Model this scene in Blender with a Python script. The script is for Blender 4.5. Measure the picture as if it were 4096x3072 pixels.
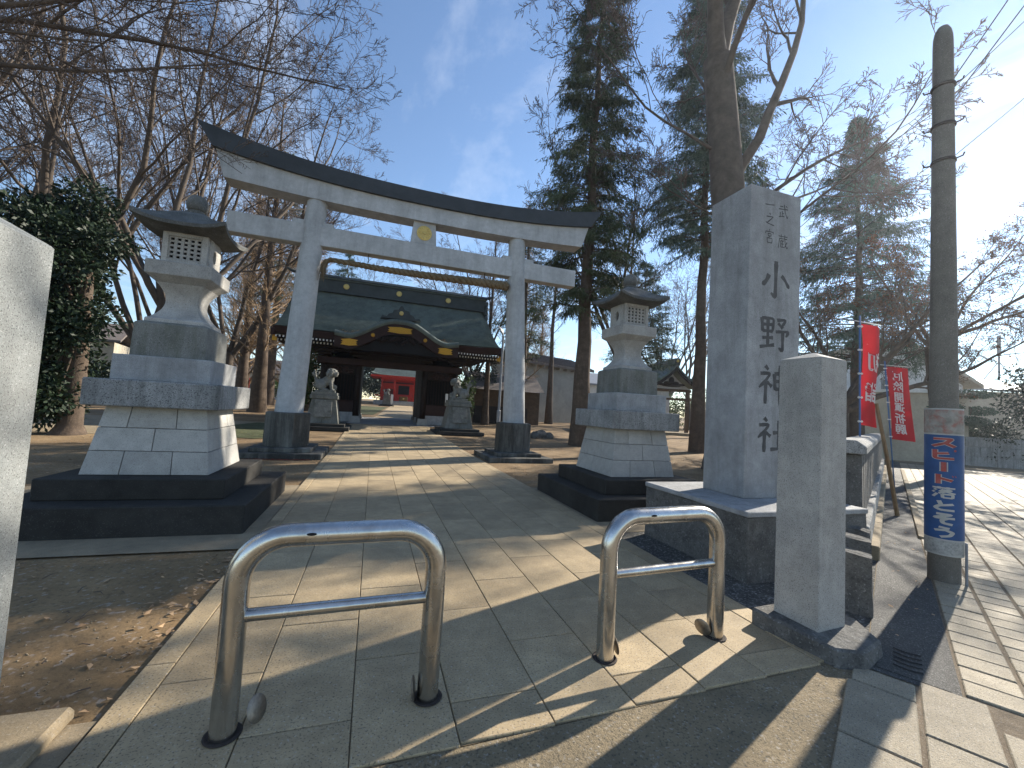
import bpy, bmesh, math, random
import numpy as np
from mathutils import Vector, Matrix
R = math.radians
for o in list(bpy.data.objects): bpy.data.objects.remove(o)
scene = bpy.context.scene
COL = scene.collection

# ------------------------------------------------------------------ camera
def cam_axes(yaw, pitch, roll):
    f = Vector((math.sin(yaw)*math.cos(pitch), math.cos(yaw)*math.cos(pitch), math.sin(pitch)))
    r = Vector((math.cos(yaw), -math.sin(yaw), 0)); u = r.cross(f)
    return (math.cos(roll)*r + math.sin(roll)*u, -math.sin(roll)*r + math.cos(roll)*u, f)
cr, cu, cf = cam_axes(R(18.239), R(3.326), R(3.356))
cam = bpy.data.cameras.new('camera'); cam_o = bpy.data.objects.new('camera', cam); COL.objects.link(cam_o)
cam.sensor_width = 36; cam.lens = 36*1665.5/4096; cam.clip_end = 3000; cam.clip_start = .05
cam_o.matrix_world = Matrix(((cr.x, cu.x, -cf.x, 0), (cr.y, cu.y, -cf.y, 0), (cr.z, cu.z, -cf.z, 1.5), (0, 0, 0, 1)))
scene.camera = cam_o

# ------------------------------------------------------------------ light
SUN_AZ, SUN_EL = R(69.4), R(29.0)          # azimuth from +Y towards +X
sdir = Vector((math.sin(SUN_AZ)*math.cos(SUN_EL), math.cos(SUN_AZ)*math.cos(SUN_EL), math.sin(SUN_EL)))
world = bpy.data.worlds.new('World'); scene.world = world; world.use_nodes = True
nt = world.node_tree; nt.nodes.clear()
wo = nt.nodes.new('ShaderNodeOutputWorld'); bg = nt.nodes.new('ShaderNodeBackground')
sky = nt.nodes.new('ShaderNodeTexSky'); sky.sky_type = 'NISHITA'; sky.sun_disc = False
sky.sun_elevation = SUN_EL; sky.sun_rotation = SUN_AZ; sky.air_density = 1.0; sky.dust_density = 0.; sky.ozone_density = 2.4
bg.inputs[1].default_value = .100
# thin high cloud, spread evenly over the whole dome
tc = nt.nodes.new('ShaderNodeTexCoord')
sep = nt.nodes.new('ShaderNodeSeparateXYZ'); nt.links.new(tc.outputs['Generated'], sep.inputs[0])
zz = nt.nodes.new('ShaderNodeMath'); zz.operation = 'MAXIMUM'; zz.inputs[1].default_value = .06; nt.links.new(sep.outputs[2], zz.inputs[0])
dx = nt.nodes.new('ShaderNodeMath'); dx.operation = 'DIVIDE'; nt.links.new(sep.outputs[0], dx.inputs[0]); nt.links.new(zz.outputs[0], dx.inputs[1])
dy = nt.nodes.new('ShaderNodeMath'); dy.operation = 'DIVIDE'; nt.links.new(sep.outputs[1], dy.inputs[0]); nt.links.new(zz.outputs[0], dy.inputs[1])
cmb = nt.nodes.new('ShaderNodeCombineXYZ'); nt.links.new(dx.outputs[0], cmb.inputs[0]); nt.links.new(dy.outputs[0], cmb.inputs[1])
mp = nt.nodes.new('ShaderNodeMapping'); mp.inputs['Scale'].default_value = (1.5, .55, 1); mp.inputs['Rotation'].default_value = (0, 0, R(25)); nt.links.new(cmb.outputs[0], mp.inputs[0])
cn = nt.nodes.new('ShaderNodeTexNoise'); cn.inputs['Scale'].default_value = 1.1; cn.inputs['Detail'].default_value = 9; cn.inputs['Roughness'].default_value = .62; cn.inputs['Distortion'].default_value = .5
nt.links.new(mp.outputs[0], cn.inputs[0])
crp = nt.nodes.new('ShaderNodeValToRGB'); crp.color_ramp.elements[0].position = .50; crp.color_ramp.elements[1].position = .90
crp.color_ramp.elements[0].color = (0, 0, 0, 1); crp.color_ramp.elements[1].color = (.62, .62, .62, 1)
nt.links.new(cn.outputs[0], crp.inputs[0])
mx = nt.nodes.new('ShaderNodeMix'); mx.data_type = 'RGBA'; mx.blend_type = 'MIX'
nt.links.new(crp.outputs[0], mx.inputs[0]); nt.links.new(sky.outputs[0], mx.inputs[6]); mx.inputs[7].default_value = (6.2, 6.5, 7.0, 1)
nt.links.new(mx.outputs[2], bg.inputs[0]); nt.links.new(bg.outputs[0], wo.inputs[0])
sl = bpy.data.lights.new('sun', 'SUN'); sl.energy = 4.8; sl.angle = R(.53); sl.color = (1, .92, .79)
slo = bpy.data.objects.new('sun', sl); COL.objects.link(slo); slo.rotation_euler = sdir.to_track_quat('Z', 'Y').to_euler()
vs = scene.view_settings; vs.view_transform = 'Standard'; vs.look = 'None'; vs.gamma = 1; vs.use_curve_mapping = False
vs.exposure = 1.1
scene.cycles.max_bounces = 4; scene.cycles.diffuse_bounces = 2; scene.cycles.glossy_bounces = 2; scene.cycles.transmission_bounces = 2; scene.cycles.transparent_max_bounces = 8

# ------------------------------------------------------------------ materials
def mat(name, col, rough=.8, var=.25, scale=3., speck=0., speck_scale=120., speck_col=(.03, .03, .035), metal=0., bump=.25, bump_scale=40.,
        stain=0., stain_col=(.05, .05, .045), stain_scale=1.6, streak=False, rnd=0., spec=.3, coat=0., col2=None, transl=0., edge=None):
    m = bpy.data.materials.new(name); m.use_nodes = True; t = m.node_tree; N = t.nodes; L = t.links
    b = N['Principled BSDF']; b.inputs['Roughness'].default_value = rough; b.inputs['Metallic'].default_value = metal
    b.inputs['Specular IOR Level'].default_value = spec
    if coat: b.inputs['Coat Weight'].default_value = coat
    co = N.new('ShaderNodeTexCoord').outputs['Object']
    if rnd:
        oi = N.new('ShaderNodeObjectInfo'); off = N.new('ShaderNodeVectorMath'); off.operation = 'MULTIPLY_ADD'
        cx = N.new('ShaderNodeCombineXYZ'); L.new(oi.outputs['Random'], cx.inputs[0]); L.new(oi.outputs['Random'], cx.inputs[1])
        L.new(cx.outputs[0], off.inputs[0]); off.inputs[1].default_value = (37, 53, 11); L.new(co, off.inputs[2]); co = off.outputs[0]
    def noise(sc, det=5, rough_=.6, dist=0., vec=None):
        n = N.new('ShaderNodeTexNoise'); n.inputs['Scale'].default_value = sc; n.inputs['Detail'].default_value = det
        n.inputs['Roughness'].default_value = rough_; n.inputs['Distortion'].default_value = dist; L.new(vec or co, n.inputs['Vector']); return n.outputs['Fac']
    def ramp(f, a, b_, c0=(0, 0, 0, 1), c1=(1, 1, 1, 1)):
        r = N.new('ShaderNodeValToRGB'); r.color_ramp.elements[0].position = a; r.color_ramp.elements[1].position = b_
        r.color_ramp.elements[0].color = c0; r.color_ramp.elements[1].color = c1; L.new(f, r.inputs[0]); return r.outputs[0]
    def mixc(f, a, b_, mode='MIX'):
        x = N.new('ShaderNodeMix'); x.data_type = 'RGBA'; x.blend_type = mode
        for i, v in ((0, f), (6, a), (7, b_)):
            if isinstance(v, (int, float)): x.inputs[i].default_value = v
            elif isinstance(v, tuple): x.inputs[i].default_value = (*v[:3], 1)
            else: L.new(v, x.inputs[i])
        return x.outputs[2]
    lo = tuple(c*(1-var) for c in col); hi = tuple(min(1, c*(1+var)) for c in (col2 or col))
    c = mixc(ramp(noise(scale, 8, .65), .3, .7), lo, hi)
    if rnd:
        rr = N.new('ShaderNodeMath'); rr.operation = 'MULTIPLY_ADD'; L.new(oi.outputs['Random'], rr.inputs[0]); rr.inputs[1].default_value = rnd; rr.inputs[2].default_value = 1-rnd/2
        vv = N.new('ShaderNodeHueSaturation'); L.new(rr.outputs[0], vv.inputs['Value']); L.new(c, vv.inputs['Color']); c = vv.outputs[0]
    if speck:
        c = mixc(ramp(noise(speck_scale, 2, .5), .56, .66), c, mixc(speck, c, speck_col))
        c = mixc(ramp(noise(speck_scale*.8, 2, .5), .60, .72), c, mixc(speck*.5, c, (.75, .74, .72)))
    if stain:
        vec = None
        if streak:
            mp = N.new('ShaderNodeMapping'); mp.inputs['Scale'].default_value = (2.6, 2.6, .32); L.new(co, mp.inputs[0]); vec = mp.outputs[0]
        c = mixc(ramp(noise(stain_scale, 7, .7, .4, vec), .46, .72), c, mixc(stain, c, stain_col))
    if speck or stain:
        c = mixc(ramp(noise(.9, 4, .6, .8), .32, .70), mixc(.22, c, (0, 0, 0)), c)
        c = mixc(ramp(noise(9., 5, .7), .35, .65), mixc(.16, c, (0, 0, 0)), c)
    L.new(c, b.inputs['Base Color'])
    if bump:
        bp = N.new('ShaderNodeBump'); bp.inputs['Strength'].default_value = bump; bp.inputs['Distance'].default_value = .02
        L.new(noise(bump_scale, 6, .7), bp.inputs['Height']); L.new(bp.outputs[0], b.inputs['Normal'])
    if rough < .75:
        rr = N.new('ShaderNodeMapRange'); rr.inputs[3].default_value = max(.05, rough-.1); rr.inputs[4].default_value = min(1, rough+.16); L.new(noise(scale*2.3, 5), rr.inputs[0]); L.new(rr.outputs[0], b.inputs['Roughness'])
    if transl:
        tr = N.new('ShaderNodeBsdfTranslucent'); L.new(c, tr.inputs[0]); ms = N.new('ShaderNodeMixShader'); ms.inputs[0].default_value = transl
        L.new(b.outputs[0], ms.inputs[1]); L.new(tr.outputs[0], ms.inputs[2]); L.new(ms.outputs[0], N['Material Output'].inputs['Surface'])
    return m
M = {}
M['granite'] = mat('granite', (.47, .45, .415), .82, .16, 4, .6, 170, stain=.30, stain_col=(.16, .16, .14), stain_scale=1.3, streak=True, bump=.45, bump_scale=60, rnd=.08)
M['granite_light'] = mat('granite_light', (.27, .285, .28), .8, .12, 5, .7, 170, bump=.2, bump_scale=140, stain=.2, stain_col=(.3, .25, .18), stain_scale=.9)
M['granite_grey'] = mat('granite_grey', (.41, .415, .42), .8, .2, 3, .5, 170, stain=.5, stain_col=(.15, .15, .13), stain_scale=1.5, streak=True, bump=.55, bump_scale=48, rnd=.07)
M['granite_moss'] = mat('granite_moss', (.23, .23, .21), .88, .22, 2.5, .6, 120, stain=.65, stain_col=(.085, .09, .05), stain_scale=2.2, streak=True, bump=.35, bump_scale=90)
M['slab_weathered'] = mat('slab_weathered', (.37, .37, .36), .9, .2, 3, .8, 90, stain=.7, stain_col=(.06, .06, .055), stain_scale=2.6, streak=True, bump=.35, bump_scale=80)
M['ashlar'] = mat('ashlar', (.52, .50, .46), .8, .07, 5, .45, 160, stain=.18, stain_col=(.2, .19, .17), stain_scale=1.5, bump=.12, bump_scale=160, rnd=.10)
M['dark_stone'] = mat('dark_stone', (.040, .037, .033), .85, .35, 2.2, .12, 120, stain=.5, stain_col=(.035, .035, .03), stain_scale=1.3, bump=.3, bump_scale=80)
M['torii_stone'] = mat('torii_stone', (.54, .55, .555), .75, .08, 2.2, .35, 170, stain=.4, stain_col=(.2, .2, .18), stain_scale=1.1, streak=True, bump=.12, bump_scale=140)
M['torii_base'] = mat('torii_base', (.062, .060, .052), .85, .4, 1.8, .4, 110, stain=.8, stain_col=(.33, .32, .28), stain_scale=.75, streak=True, bump=.25, bump_scale=90)
M['rough_rock'] = mat('rough_rock', (.17, .165, .155), .92, .45, 5, .5, 70, stain=.6, stain_col=(.06, .055, .045), stain_scale=5, bump=1., bump_scale=16)
M['black_copper'] = mat('black_copper', (.045, .05, .055), .5, .25, 2, bump=.08, bump_scale=30)
M['roof_stone'] = mat('roof_stone', (.15, .15, .14), .92, .3, 4, .5, 120, stain=.6, stain_col=(.05, .05, .045), stain_scale=3, bump=.5, bump_scale=60)
M['carve'] = mat('carve', (.085, .085, .085), .95, .3, 12, bump=.3, bump_scale=60)  # dark tone paints in the shade of the cut strokes
M['carve_joint'] = mat('carve_joint', (.10, .10, .09), .95, .3, 12)
M['slab'] = mat('slab', (.47, .36, .215), .72, .16, 2.6, .75, 95, speck_col=(.14, .115, .08), stain=.4, stain_col=(.20, .155, .10), stain_scale=1.1, bump=.14, bump_scale=110, rnd=.26, spec=.35)
M['mortar'] = mat('mortar', (.20, .155, .095), .95, .3, 8, bump=.4, bump_scale=60)
M['paver'] = mat('paver', (.40, .335, .235), .72, .14, 5, .75, 120, speck_col=(.12, .11, .09), stain=.2, stain_col=(.2, .17, .13), stain_scale=2, bump=.5, bump_scale=70, rnd=.22, spec=.35)
M['sand_joint'] = mat('sand_joint', (.22, .17, .115), .95, .3, 8, .5, 200, bump=.5, bump_scale=80)
M['concrete_dark'] = mat('concrete_dark', (.30, .235, .145), .9, .2, 2.5, .6, 75, speck_col=(.05, .05, .045), stain=.4, stain_col=(.10, .09, .07), stain_scale=1.4, bump=.8, bump_scale=55)
M['asphalt'] = mat('asphalt', (.085, .083, .078), .8, .25, 3, .7, 110, speck_col=(.22, .21, .2), bump=1., bump_scale=90, spec=.4)
M['concrete'] = mat('concrete', (.36, .285, .185), .9, .18, 2.2, .4, 100, speck_col=(.15, .13, .1), stain=.35, stain_col=(.16, .14, .10), stain_scale=1.2, bump=.3, bump_scale=80)
M['gravel'] = mat('gravel', (.10, .095, .085), .95, .4, 8, .8, 50, speck_col=(.3, .29, .27), bump=1., bump_scale=45)
M['dirt'] = mat('dirt', (.24, .145, .065), .95, .22, .55, .5, 30, speck_col=(.12, .085, .05), stain=.55, stain_col=(.13, .09, .05), stain_scale=.5, bump=.6, bump_scale=14, col2=(.31, .215, .115))
M['grass'] = mat('grass', (.09, .10, .04), .95, .4, 6, .6, 40, speck_col=(.05, .06, .02), bump=1., bump_scale=40)
M['steel'] = mat('steel', (.70, .68, .65), .22, .12, 6, metal=1., stain=.35, stain_col=(.24, .17, .11), stain_scale=3, streak=True, bump=.03, bump_scale=60, spec=.5)
M['steel_dirty'] = mat('steel_dirty', (.38, .34, .29), .42, .3, 9, metal=.9, stain=.8, stain_col=(.10, .07, .045), stain_scale=7, bump=.1, bump_scale=90)
M['iron_dark'] = mat('iron_dark', (.045, .035, .03), .8, .4, 20, bump=.3, bump_scale=60)
M['wood_dark'] = mat('wood_dark', (.022, .013, .010), .7, .35, 3, bump=.2, bump_scale=40, stain=.4, stain_col=(.02, .012, .01), stain_scale=3, streak=True)
M['wood_red'] = mat('wood_red', (.030, .012, .009), .6, .3, 3, bump=.1)
M['wood_brown'] = mat('wood_brown', (.16, .10, .06), .8, .3, 4, bump=.2, stain=.4, stain_col=(.06, .04, .03), streak=True)
M['copper_green'] = mat('copper_green', (.15, .185, .162), .62, .16, 1.4, bump=.08, bump_scale=40, stain=.7, stain_col=(.075, .085, .08), stain_scale=.9, streak=True)
M['copper_dark'] = mat('copper_dark', (.05, .06, .06), .55, .3, 2, bump=.1)
M['gold'] = mat('gold', (.50, .27, .04), .42, .2, 30, metal=.75, bump=.15, bump_scale=60)
M['gold_pale'] = mat('gold_pale', (.62, .47, .17), .5, .1, 30, metal=.45, bump=.05)
M['white_paint'] = mat('white_paint', (.72, .70, .66), .7, .08, 6, bump=.05)
M['straw'] = mat('straw', (.23, .17, .10), .95, .35, 24, bump=.8, bump_scale=70, stain=.4, stain_col=(.13, .09, .05), stain_scale=12)
M['red_paint'] = mat('red_paint', (.52, .035, .02), .5, .14, 4, bump=.05)
M['red_dark'] = mat('red_dark', (.10, .015, .012), .7, .3, 4)
M['black'] = mat('black', (.012, .011, .011), .8, .3, 4)
M['plaster'] = mat('plaster', (.48, .47, .42), .92, .06, 1.2, stain=.16, stain_col=(.30, .28, .22), stain_scale=.7, bump=.1, bump_scale=30)
M['plaster_beige'] = mat('plaster_beige', (.47, .42, .33), .92, .08, 1.2, stain=.2, stain_col=(.22, .19, .14), bump=.1)
M['plaster_white'] = mat('plaster_white', (.74, .75, .75), .9, .05, 1.5, stain=.1, stain_col=(.4, .4, .38), bump=.05)
M['tile_roof'] = mat('tile_roof', (.15, .125, .11), .7, .3, 6, bump=.3, bump_scale=30)
M['grey_metal'] = mat('grey_metal', (.25, .26, .28), .5, .15, 4, metal=.3, bump=.05)
M['blue_metal'] = mat('blue_metal', (.05, .13, .30), .4, .1, 5)
M['glass'] = mat('glass', (.05, .06, .07), .12, .2, 2, bump=0, spec=.6)
M['pole_concrete'] = mat('pole_concrete', (.19, .175, .15), .85, .14, 3, .4, 120, stain=.4, stain_col=(.13, .12, .10), stain_scale=1.3, streak=True, bump=.2, bump_scale=90)
M['sign_blue'] = mat('sign_blue', (.02, .085, .25), .45, .12, 6, bump=.03, stain=.2, stain_col=(.05, .12, .27))
M['sign_white'] = mat('sign_white', (.50, .50, .47), .55, .1, 6, stain=.35, stain_col=(.3, .29, .26), stain_scale=9, bump=.03)
M['sign_red'] = mat('sign_red', (.42, .075, .06), .5, .2, 12, stain=.3, stain_col=(.45, .3, .27), stain_scale=15, bump=.03)
M['sign_peeled'] = mat('sign_peeled', (.36, .34, .30), .8, .3, 14, stain=.9, stain_col=(.40, .10, .07), stain_scale=11, bump=.2)
M['sign_print'] = mat('sign_print', (.45, .45, .42), .6, .1, 8, stain=.85, stain_col=(.16, .16, .17), stain_scale=45, bump=.02)
M['banner_red'] = mat('banner_red', (.46, .02, .028), .85, .1, 4, bump=.1, bump_scale=200, transl=.35)
M['banner_white'] = mat('banner_white', (.72, .70, .68), .85, .05, 4, transl=.3)
M['bark'] = mat('bark', (.125, .092, .068), .95, .35, 5, stain=.55, stain_col=(.055, .042, .034), stain_scale=4, streak=True, bump=.9, bump_scale=18)
M['bark_grey'] = mat('bark_grey', (.12, .095, .075), .95, .3, 3, stain=.5, stain_col=(.07, .056, .046), stain_scale=2.5, bump=.6, bump_scale=22)
M['twig'] = mat('twig', (.105, .080, .066), .95, .3, 2, bump=0)
M['twig_tan'] = mat('twig_tan', (.31, .215, .13), .95, .3, 2, bump=0)
M['needle'] = mat('needle', (.078, .105, .050), .8, .5, .6, bump=0, stain=.5, stain_col=(.16, .15, .07), stain_scale=.9)
M['needle_b'] = mat('needle_b', (.075, .115, .078), .8, .4, .6, bump=0)
M['leaf_dark'] = mat('leaf_dark', (.016, .030, .014), .5, .45, 3, bump=0, spec=.25, transl=.1)
M['leaf_green'] = mat('leaf_green', (.06, .095, .028), .5, .5, 2, bump=0, transl=.25)
M['leaf_red'] = mat('leaf_red', (.13, .055, .035), .7, .5, 3, bump=0, transl=.25, col2=(.17, .09, .045))
M['leaf_dry'] = mat('leaf_dry', (.30, .17, .085), .85, .55, 9, bump=0, col2=(.42, .28, .16))
M['leaf_maroon'] = mat('leaf_maroon', (.14, .035, .025), .85, .4, 9, bump=0)
M['blue_cloth'] = mat('blue_cloth', (.10, .25, .55), .8, .1, 4)
M['wire'] = mat('wire', (.05, .05, .055), .6, .1, 4, bump=0)
M['bamboo'] = mat('bamboo', (.22, .135, .065), .6, .25, 6, bump=.1)
M['wood_box'] = mat('wood_box', (.14, .075, .02), .6, .2, 6)

# ------------------------------------------------------------------ mesh helpers
ORG = {}
def fastmesh(name, V, F):
    V = np.asarray(V, dtype=np.float32).reshape(-1, 3); me = bpy.data.meshes.new(name)
    F = np.asarray(F, dtype=np.int32); k = F.shape[1]
    me.vertices.add(len(V)); me.vertices.foreach_set('co', V.ravel())
    me.loops.add(F.size); me.loops.foreach_set('vertex_index', F.ravel())
    me.polygons.add(len(F)); me.polygons.foreach_set('loop_start', np.arange(len(F), dtype=np.int32)*k); me.polygons.foreach_set('loop_total', np.full(len(F), k, dtype=np.int32))
    me.update(calc_edges=True); return me
def link(name, me, m=None, parent=None, smooth=False, loc=None):
    o = bpy.data.objects.new(name, me); COL.objects.link(o)
    if m is not None and me is not None and len(me.materials) == 0: me.materials.append(M[m] if isinstance(m, str) else m)
    if parent is not None: o.parent = parent
    if loc is not None: o.location = loc
    if smooth: me.polygons.foreach_set('use_smooth', [True]*len(me.polygons))
    return o
def tag(o, label, cat=None, group=None, kind=None):
    if label: o['label'] = label
    if cat: o['category'] = cat
    if group: o['group'] = group
    if kind: o['kind'] = kind
    return o
def thing(name, label, cat, loc=(0, 0, 0), group=None, rz=0):
    o = bpy.data.objects.new(name, None); COL.objects.link(o); o.location = loc; o.rotation_euler = (0, 0, rz)
    o.empty_display_size = .2
    return tag(o, label, cat, group)
class MB:
    def __init__(s): s.v = []; s.f = []
    def add(s, v, f):
        n = len(s.v); s.v += [tuple(p) for p in v]; s.f += [tuple(i+n for i in q) for q in f]; return s
    def box(s, x0, y0, z0, x1, y1, z1):
        return s.add([(x0,y0,z0),(x1,y0,z0),(x1,y1,z0),(x0,y1,z0),(x0,y0,z1),(x1,y0,z1),(x1,y1,z1),(x0,y1,z1)],
              [(0,3,2,1),(4,5,6,7),(0,1,5,4),(1,2,6,5),(2,3,7,6),(3,0,4,7)])
    def hexa(s, b, t):
        return s.add(list(b)+list(t), [(0,3,2,1),(4,5,6,7),(0,1,5,4),(1,2,6,5),(2,3,7,6),(3,0,4,7)])
    def loft(s, rings, caps=True):
        n = len(rings[0]); v = [p for r in rings for p in r]; f = []
        for i in range(len(rings)-1):
            for j in range(n):
                a, b = i*n+j, i*n+(j+1) % n; f.append((a, b, b+n, a+n))
        if caps: f.append(tuple(range(n-1, -1, -1))); f.append(tuple((len(rings)-1)*n+j for j in range(n)))
        return s.add(v, f)
    def lathe(s, prof, n=24, c=(0, 0, 0), caps=True, ph=0):
        return s.loft([[(c[0]+r*math.cos(ph+2*math.pi*j/n), c[1]+r*math.sin(ph+2*math.pi*j/n), c[2]+z) for j in range(n)] for r, z in prof], caps)
    def sqprof(s, prof, c=(0, 0, 0)):
        return s.loft([[(c[0]-h, c[1]-h, c[2]+z), (c[0]+h, c[1]-h, c[2]+z), (c[0]+h, c[1]+h, c[2]+z), (c[0]-h, c[1]+h, c[2]+z)] for h, z in prof])
    def tube(s, pts, rad, n=8, caps=True):
        pts = [Vector(p) for p in pts]; rings = []
        rad = rad if isinstance(rad, (list, tuple)) else [rad]*len(pts)
        u = None
        for i, p in enumerate(pts):
            t = (pts[min(i+1, len(pts)-1)]-pts[max(i-1, 0)]).normalized()
            if u is None: u = t.orthogonal().normalized()
            u = (u-t*u.dot(t)).normalized(); w = t.cross(u)
            rings.append([tuple(p+rad[i]*(math.cos(2*math.pi*j/n)*u+math.sin(2*math.pi*j/n)*w)) for j in range(n)])
        return s.loft(rings, caps)
    def extr(s, poly, axis, a, b):
        def P(p, q): return (p[0], q, p[1]) if axis == 'y' else ((q, p[0], p[1]) if axis == 'x' else (p[0], p[1], q))
        return s.loft([[P(p, a) for p in poly], [P(p, b) for p in poly]])
    def sphere(s, c, r, n=14, m=9):
        r = r if isinstance(r, (tuple, list)) else (r, r, r)
        return s.loft([[(c[0]+r[0]*math.sin(math.pi*i/m)*math.cos(2*math.pi*j/n), c[1]+r[1]*math.sin(math.pi*i/m)*math.sin(2*math.pi*j/n), c[2]-r[2]*math.cos(math.pi*i/m)) for j in range(n)] for i in [.08]+list(range(1, m))+[m-.08]])
    def mesh(s, name, bevel=0, org=(0, 0, 0), seg=1, jitter=0, seed=0):
        bm = bmesh.new(); vs = [bm.verts.new((p[0]-org[0], p[1]-org[1], p[2]-org[2])) for p in s.v]
        for q in s.f:
            try: bm.faces.new([vs[i] for i in q])
            except ValueError: pass
        bmesh.ops.recalc_face_normals(bm, faces=bm.faces)
        if bevel: bmesh.ops.bevel(bm, geom=[e for e in bm.edges], offset=bevel, segments=seg, profile=.6, affect='EDGES', clamp_overlap=True)
        if jitter:
            bmesh.ops.subdivide_edges(bm, edges=bm.edges, cuts=3, use_grid_fill=True); rng = random.Random(seed)
            for v in bm.verts: v.co += Vector((rng.uniform(-1, 1), rng.uniform(-1, 1), rng.uniform(-1, 1)))*jitter
        me = bpy.data.meshes.new(name); bm.to_mesh(me); bm.free(); return me
    def part(s, name, m, parent, bevel=0, smooth=False, **k):
        org = tuple(parent.location) if parent is not None else (0, 0, 0)
        return link(name, s.mesh(name, bevel, org, **k), m, parent, smooth)
    def sub(s, name, m, parent, org, bevel=0, smooth=False, **k):      # child of a part whose root stands at org
        return link(name, s.mesh(name, bevel, org, **k), m, parent, smooth)
    def top(s, name, m, label, cat, loc=(0, 0, 0), group=None, bevel=0, smooth=False, **k):
        return tag(link(name, s.mesh(name, bevel, loc, **k), m, None, smooth, loc), label, cat, group)
def auto_smooth(o, ang=35):
    me = o.data; me.polygons.foreach_set('use_smooth', [True]*len(me.polygons))
    try: me.set_sharp_from_angle(angle=R(ang))
    except Exception: pass
    return o
def tz(y): return .022*max(0., min(y, 90.)-14.)

# ================================================================== SETTING
rng = random.Random(7)
# ground: bare earth to the horizon, rising gently beyond the gateway
xs = [-600, -200, -80, -40, -20, -12, -8, -5, -3, -1.06, 3.0, 5, 8, 12, 16, 20, 30, 45, 80, 200, 600]
ys = [-300, -60, -20, -5, 2.42, 4, 6, 8, 10, 12, 14, 16, 18, 20, 24, 28, 34, 42, 52, 65, 90, 200, 800]
V = [(x, y, -.03+tz(y)) for y in ys for x in xs]; n = len(xs)
F = [(j*n+i, j*n+i+1, (j+1)*n+i+1, (j+1)*n+i) for j in range(len(ys)-1) for i in range(n-1)]
ground = link('ground', fastmesh('ground', V, F), 'dirt'); tag(ground, None, kind='structure')

# --- shrine path: mortar bed with granite slabs laid in running bond
me = MB(); 
me.add([(-1.06,1.84,-.012),(3.0,1.96,-.012),(3.0,14,-.012),(-1.06,14,-.012),(3.0,25.5,-.012+tz(25.5)),(-1.06,25.5,-.012+tz(25.5))], [(0,1,2,3),(3,2,4,5)])
path = link('path', me.mesh('path'), 'mortar'); tag(path, None, kind='structure')
SM = {}
def slabmesh(w, l, mname, key, bev=.0035, h=.05):
    k = (round(w, 3), round(l, 3), key)
    if k not in SM:
        b = MB().box(-w/2, -l/2, -h, w/2, l/2, 0); SM[k] = b.mesh('slab', bev); SM[k].materials.append(M[mname])
    return SM[k]
def slab(x0, x1, y0, y1, parent=path, mname='slab', name='slab', gap=.0028, zj=.002):
    w, l = x1-x0-2*gap, y1-y0-2*gap
    if l < .04: return
    yc = (y0+y1)/2
    o = link(name, slabmesh(w, l, mname, mname), None, parent, loc=((x0+x1)/2, yc, tz(yc)+rng.uniform(-zj, zj)))
    o.rotation_euler = (math.atan(.022) if yc > 14 else 0, 0, 0)
CX = [-.92+.4667*i for i in range(9)]
for c in range(8):
    y = 2.62 if c % 2 == 0 else 2.15
    front = 1.845+.03*(CX[c]+1.06)
    slab(CX[c], CX[c+1], front, y)
    while y < 25: slab(CX[c], CX[c+1], y, y+.95); y += .95
for (a, b) in ((-1.06, -.92), (2.8136, 3.0)):
    y = 1.86 if a < 0 else 1.97
    while y < 25: slab(a, b, y, y+.95); y += .95
# path beyond the gateway, bending slightly right, to the hall
s = MB(); pts = [(24.3, -.5, 2.75), (31, .25, 2.9), (58.5, 2.45, 5.05)]
s.add([(p[1], p[0], tz(p[0])+.004) for p in pts]+[(p[2], p[0], tz(p[0])+.004) for p in pts], [(0,3,4,1),(1,4,5,2)])
tag(link('path', s.mesh('path'), 'slab'), None, kind='structure')

# --- aprons of concrete round the lanterns and the threshold
def sheet(name, poly, m, z=0., flat=False):
    o = link(name, MB().add([(x, y, z+(0 if flat else tz(y))) for x, y in poly], [tuple(range(len(poly)))]).mesh(name), m); return tag(o, None, kind='structure')
sheet('pavement', [(-4.6,4.72),(-1.068,4.72),(-1.068,7.9),(-4.6,7.9)], 'concrete', -.012)
sheet('pavement', [(3.008,4.72),(5.7,4.72),(5.7,7.6),(3.008,7.6)], 'concrete', -.012)
sheet('pavement', [(3.008,1.96),(3.35,1.98),(6.6,3.86),(6.6,4.71),(3.008,4.71)], 'gravel', -.014)
sheet('pavement', [(-4,1.72),(-1.068,1.82),(-1.068,2.42),(-4,2.40)], 'concrete', -.010)

# --- street: dark concrete, asphalt gutter strip and stone pavers; d runs along the street
d = Vector((.8713, .4907, 0)); nn = Vector((.4907, -.8713, 0))
def SN(s_, n_, z=0.): return tuple(d*s_+nn*n_+Vector((0, 0, z)))
P0 = SN(3.62, -.11); P1 = SN(29, -.11)
road = sheet('road', [(-80,-80),(90,-80),(60,P1[1]),(P1[0],P1[1]),(P0[0],P0[1]),(3.0,1.955),(-1.06,1.83),(-80,1.5)], 'concrete_dark', -.010, True)
sheet('road', [SN(3.6,-.105)[:2], SN(3.6,.315)[:2], SN(28,.315)[:2], SN(28,-.105)[:2]], 'asphalt', -.006, True)
bed = sheet('road', [SN(1.0,-.2)[:2], SN(.6,6)[:2], SN(28,6)[:2], SN(28,.315)[:2], SN(3.59,.315)[:2], SN(3.59,-.13)[:2]], 'sand_joint', -.0085, True)
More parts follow.
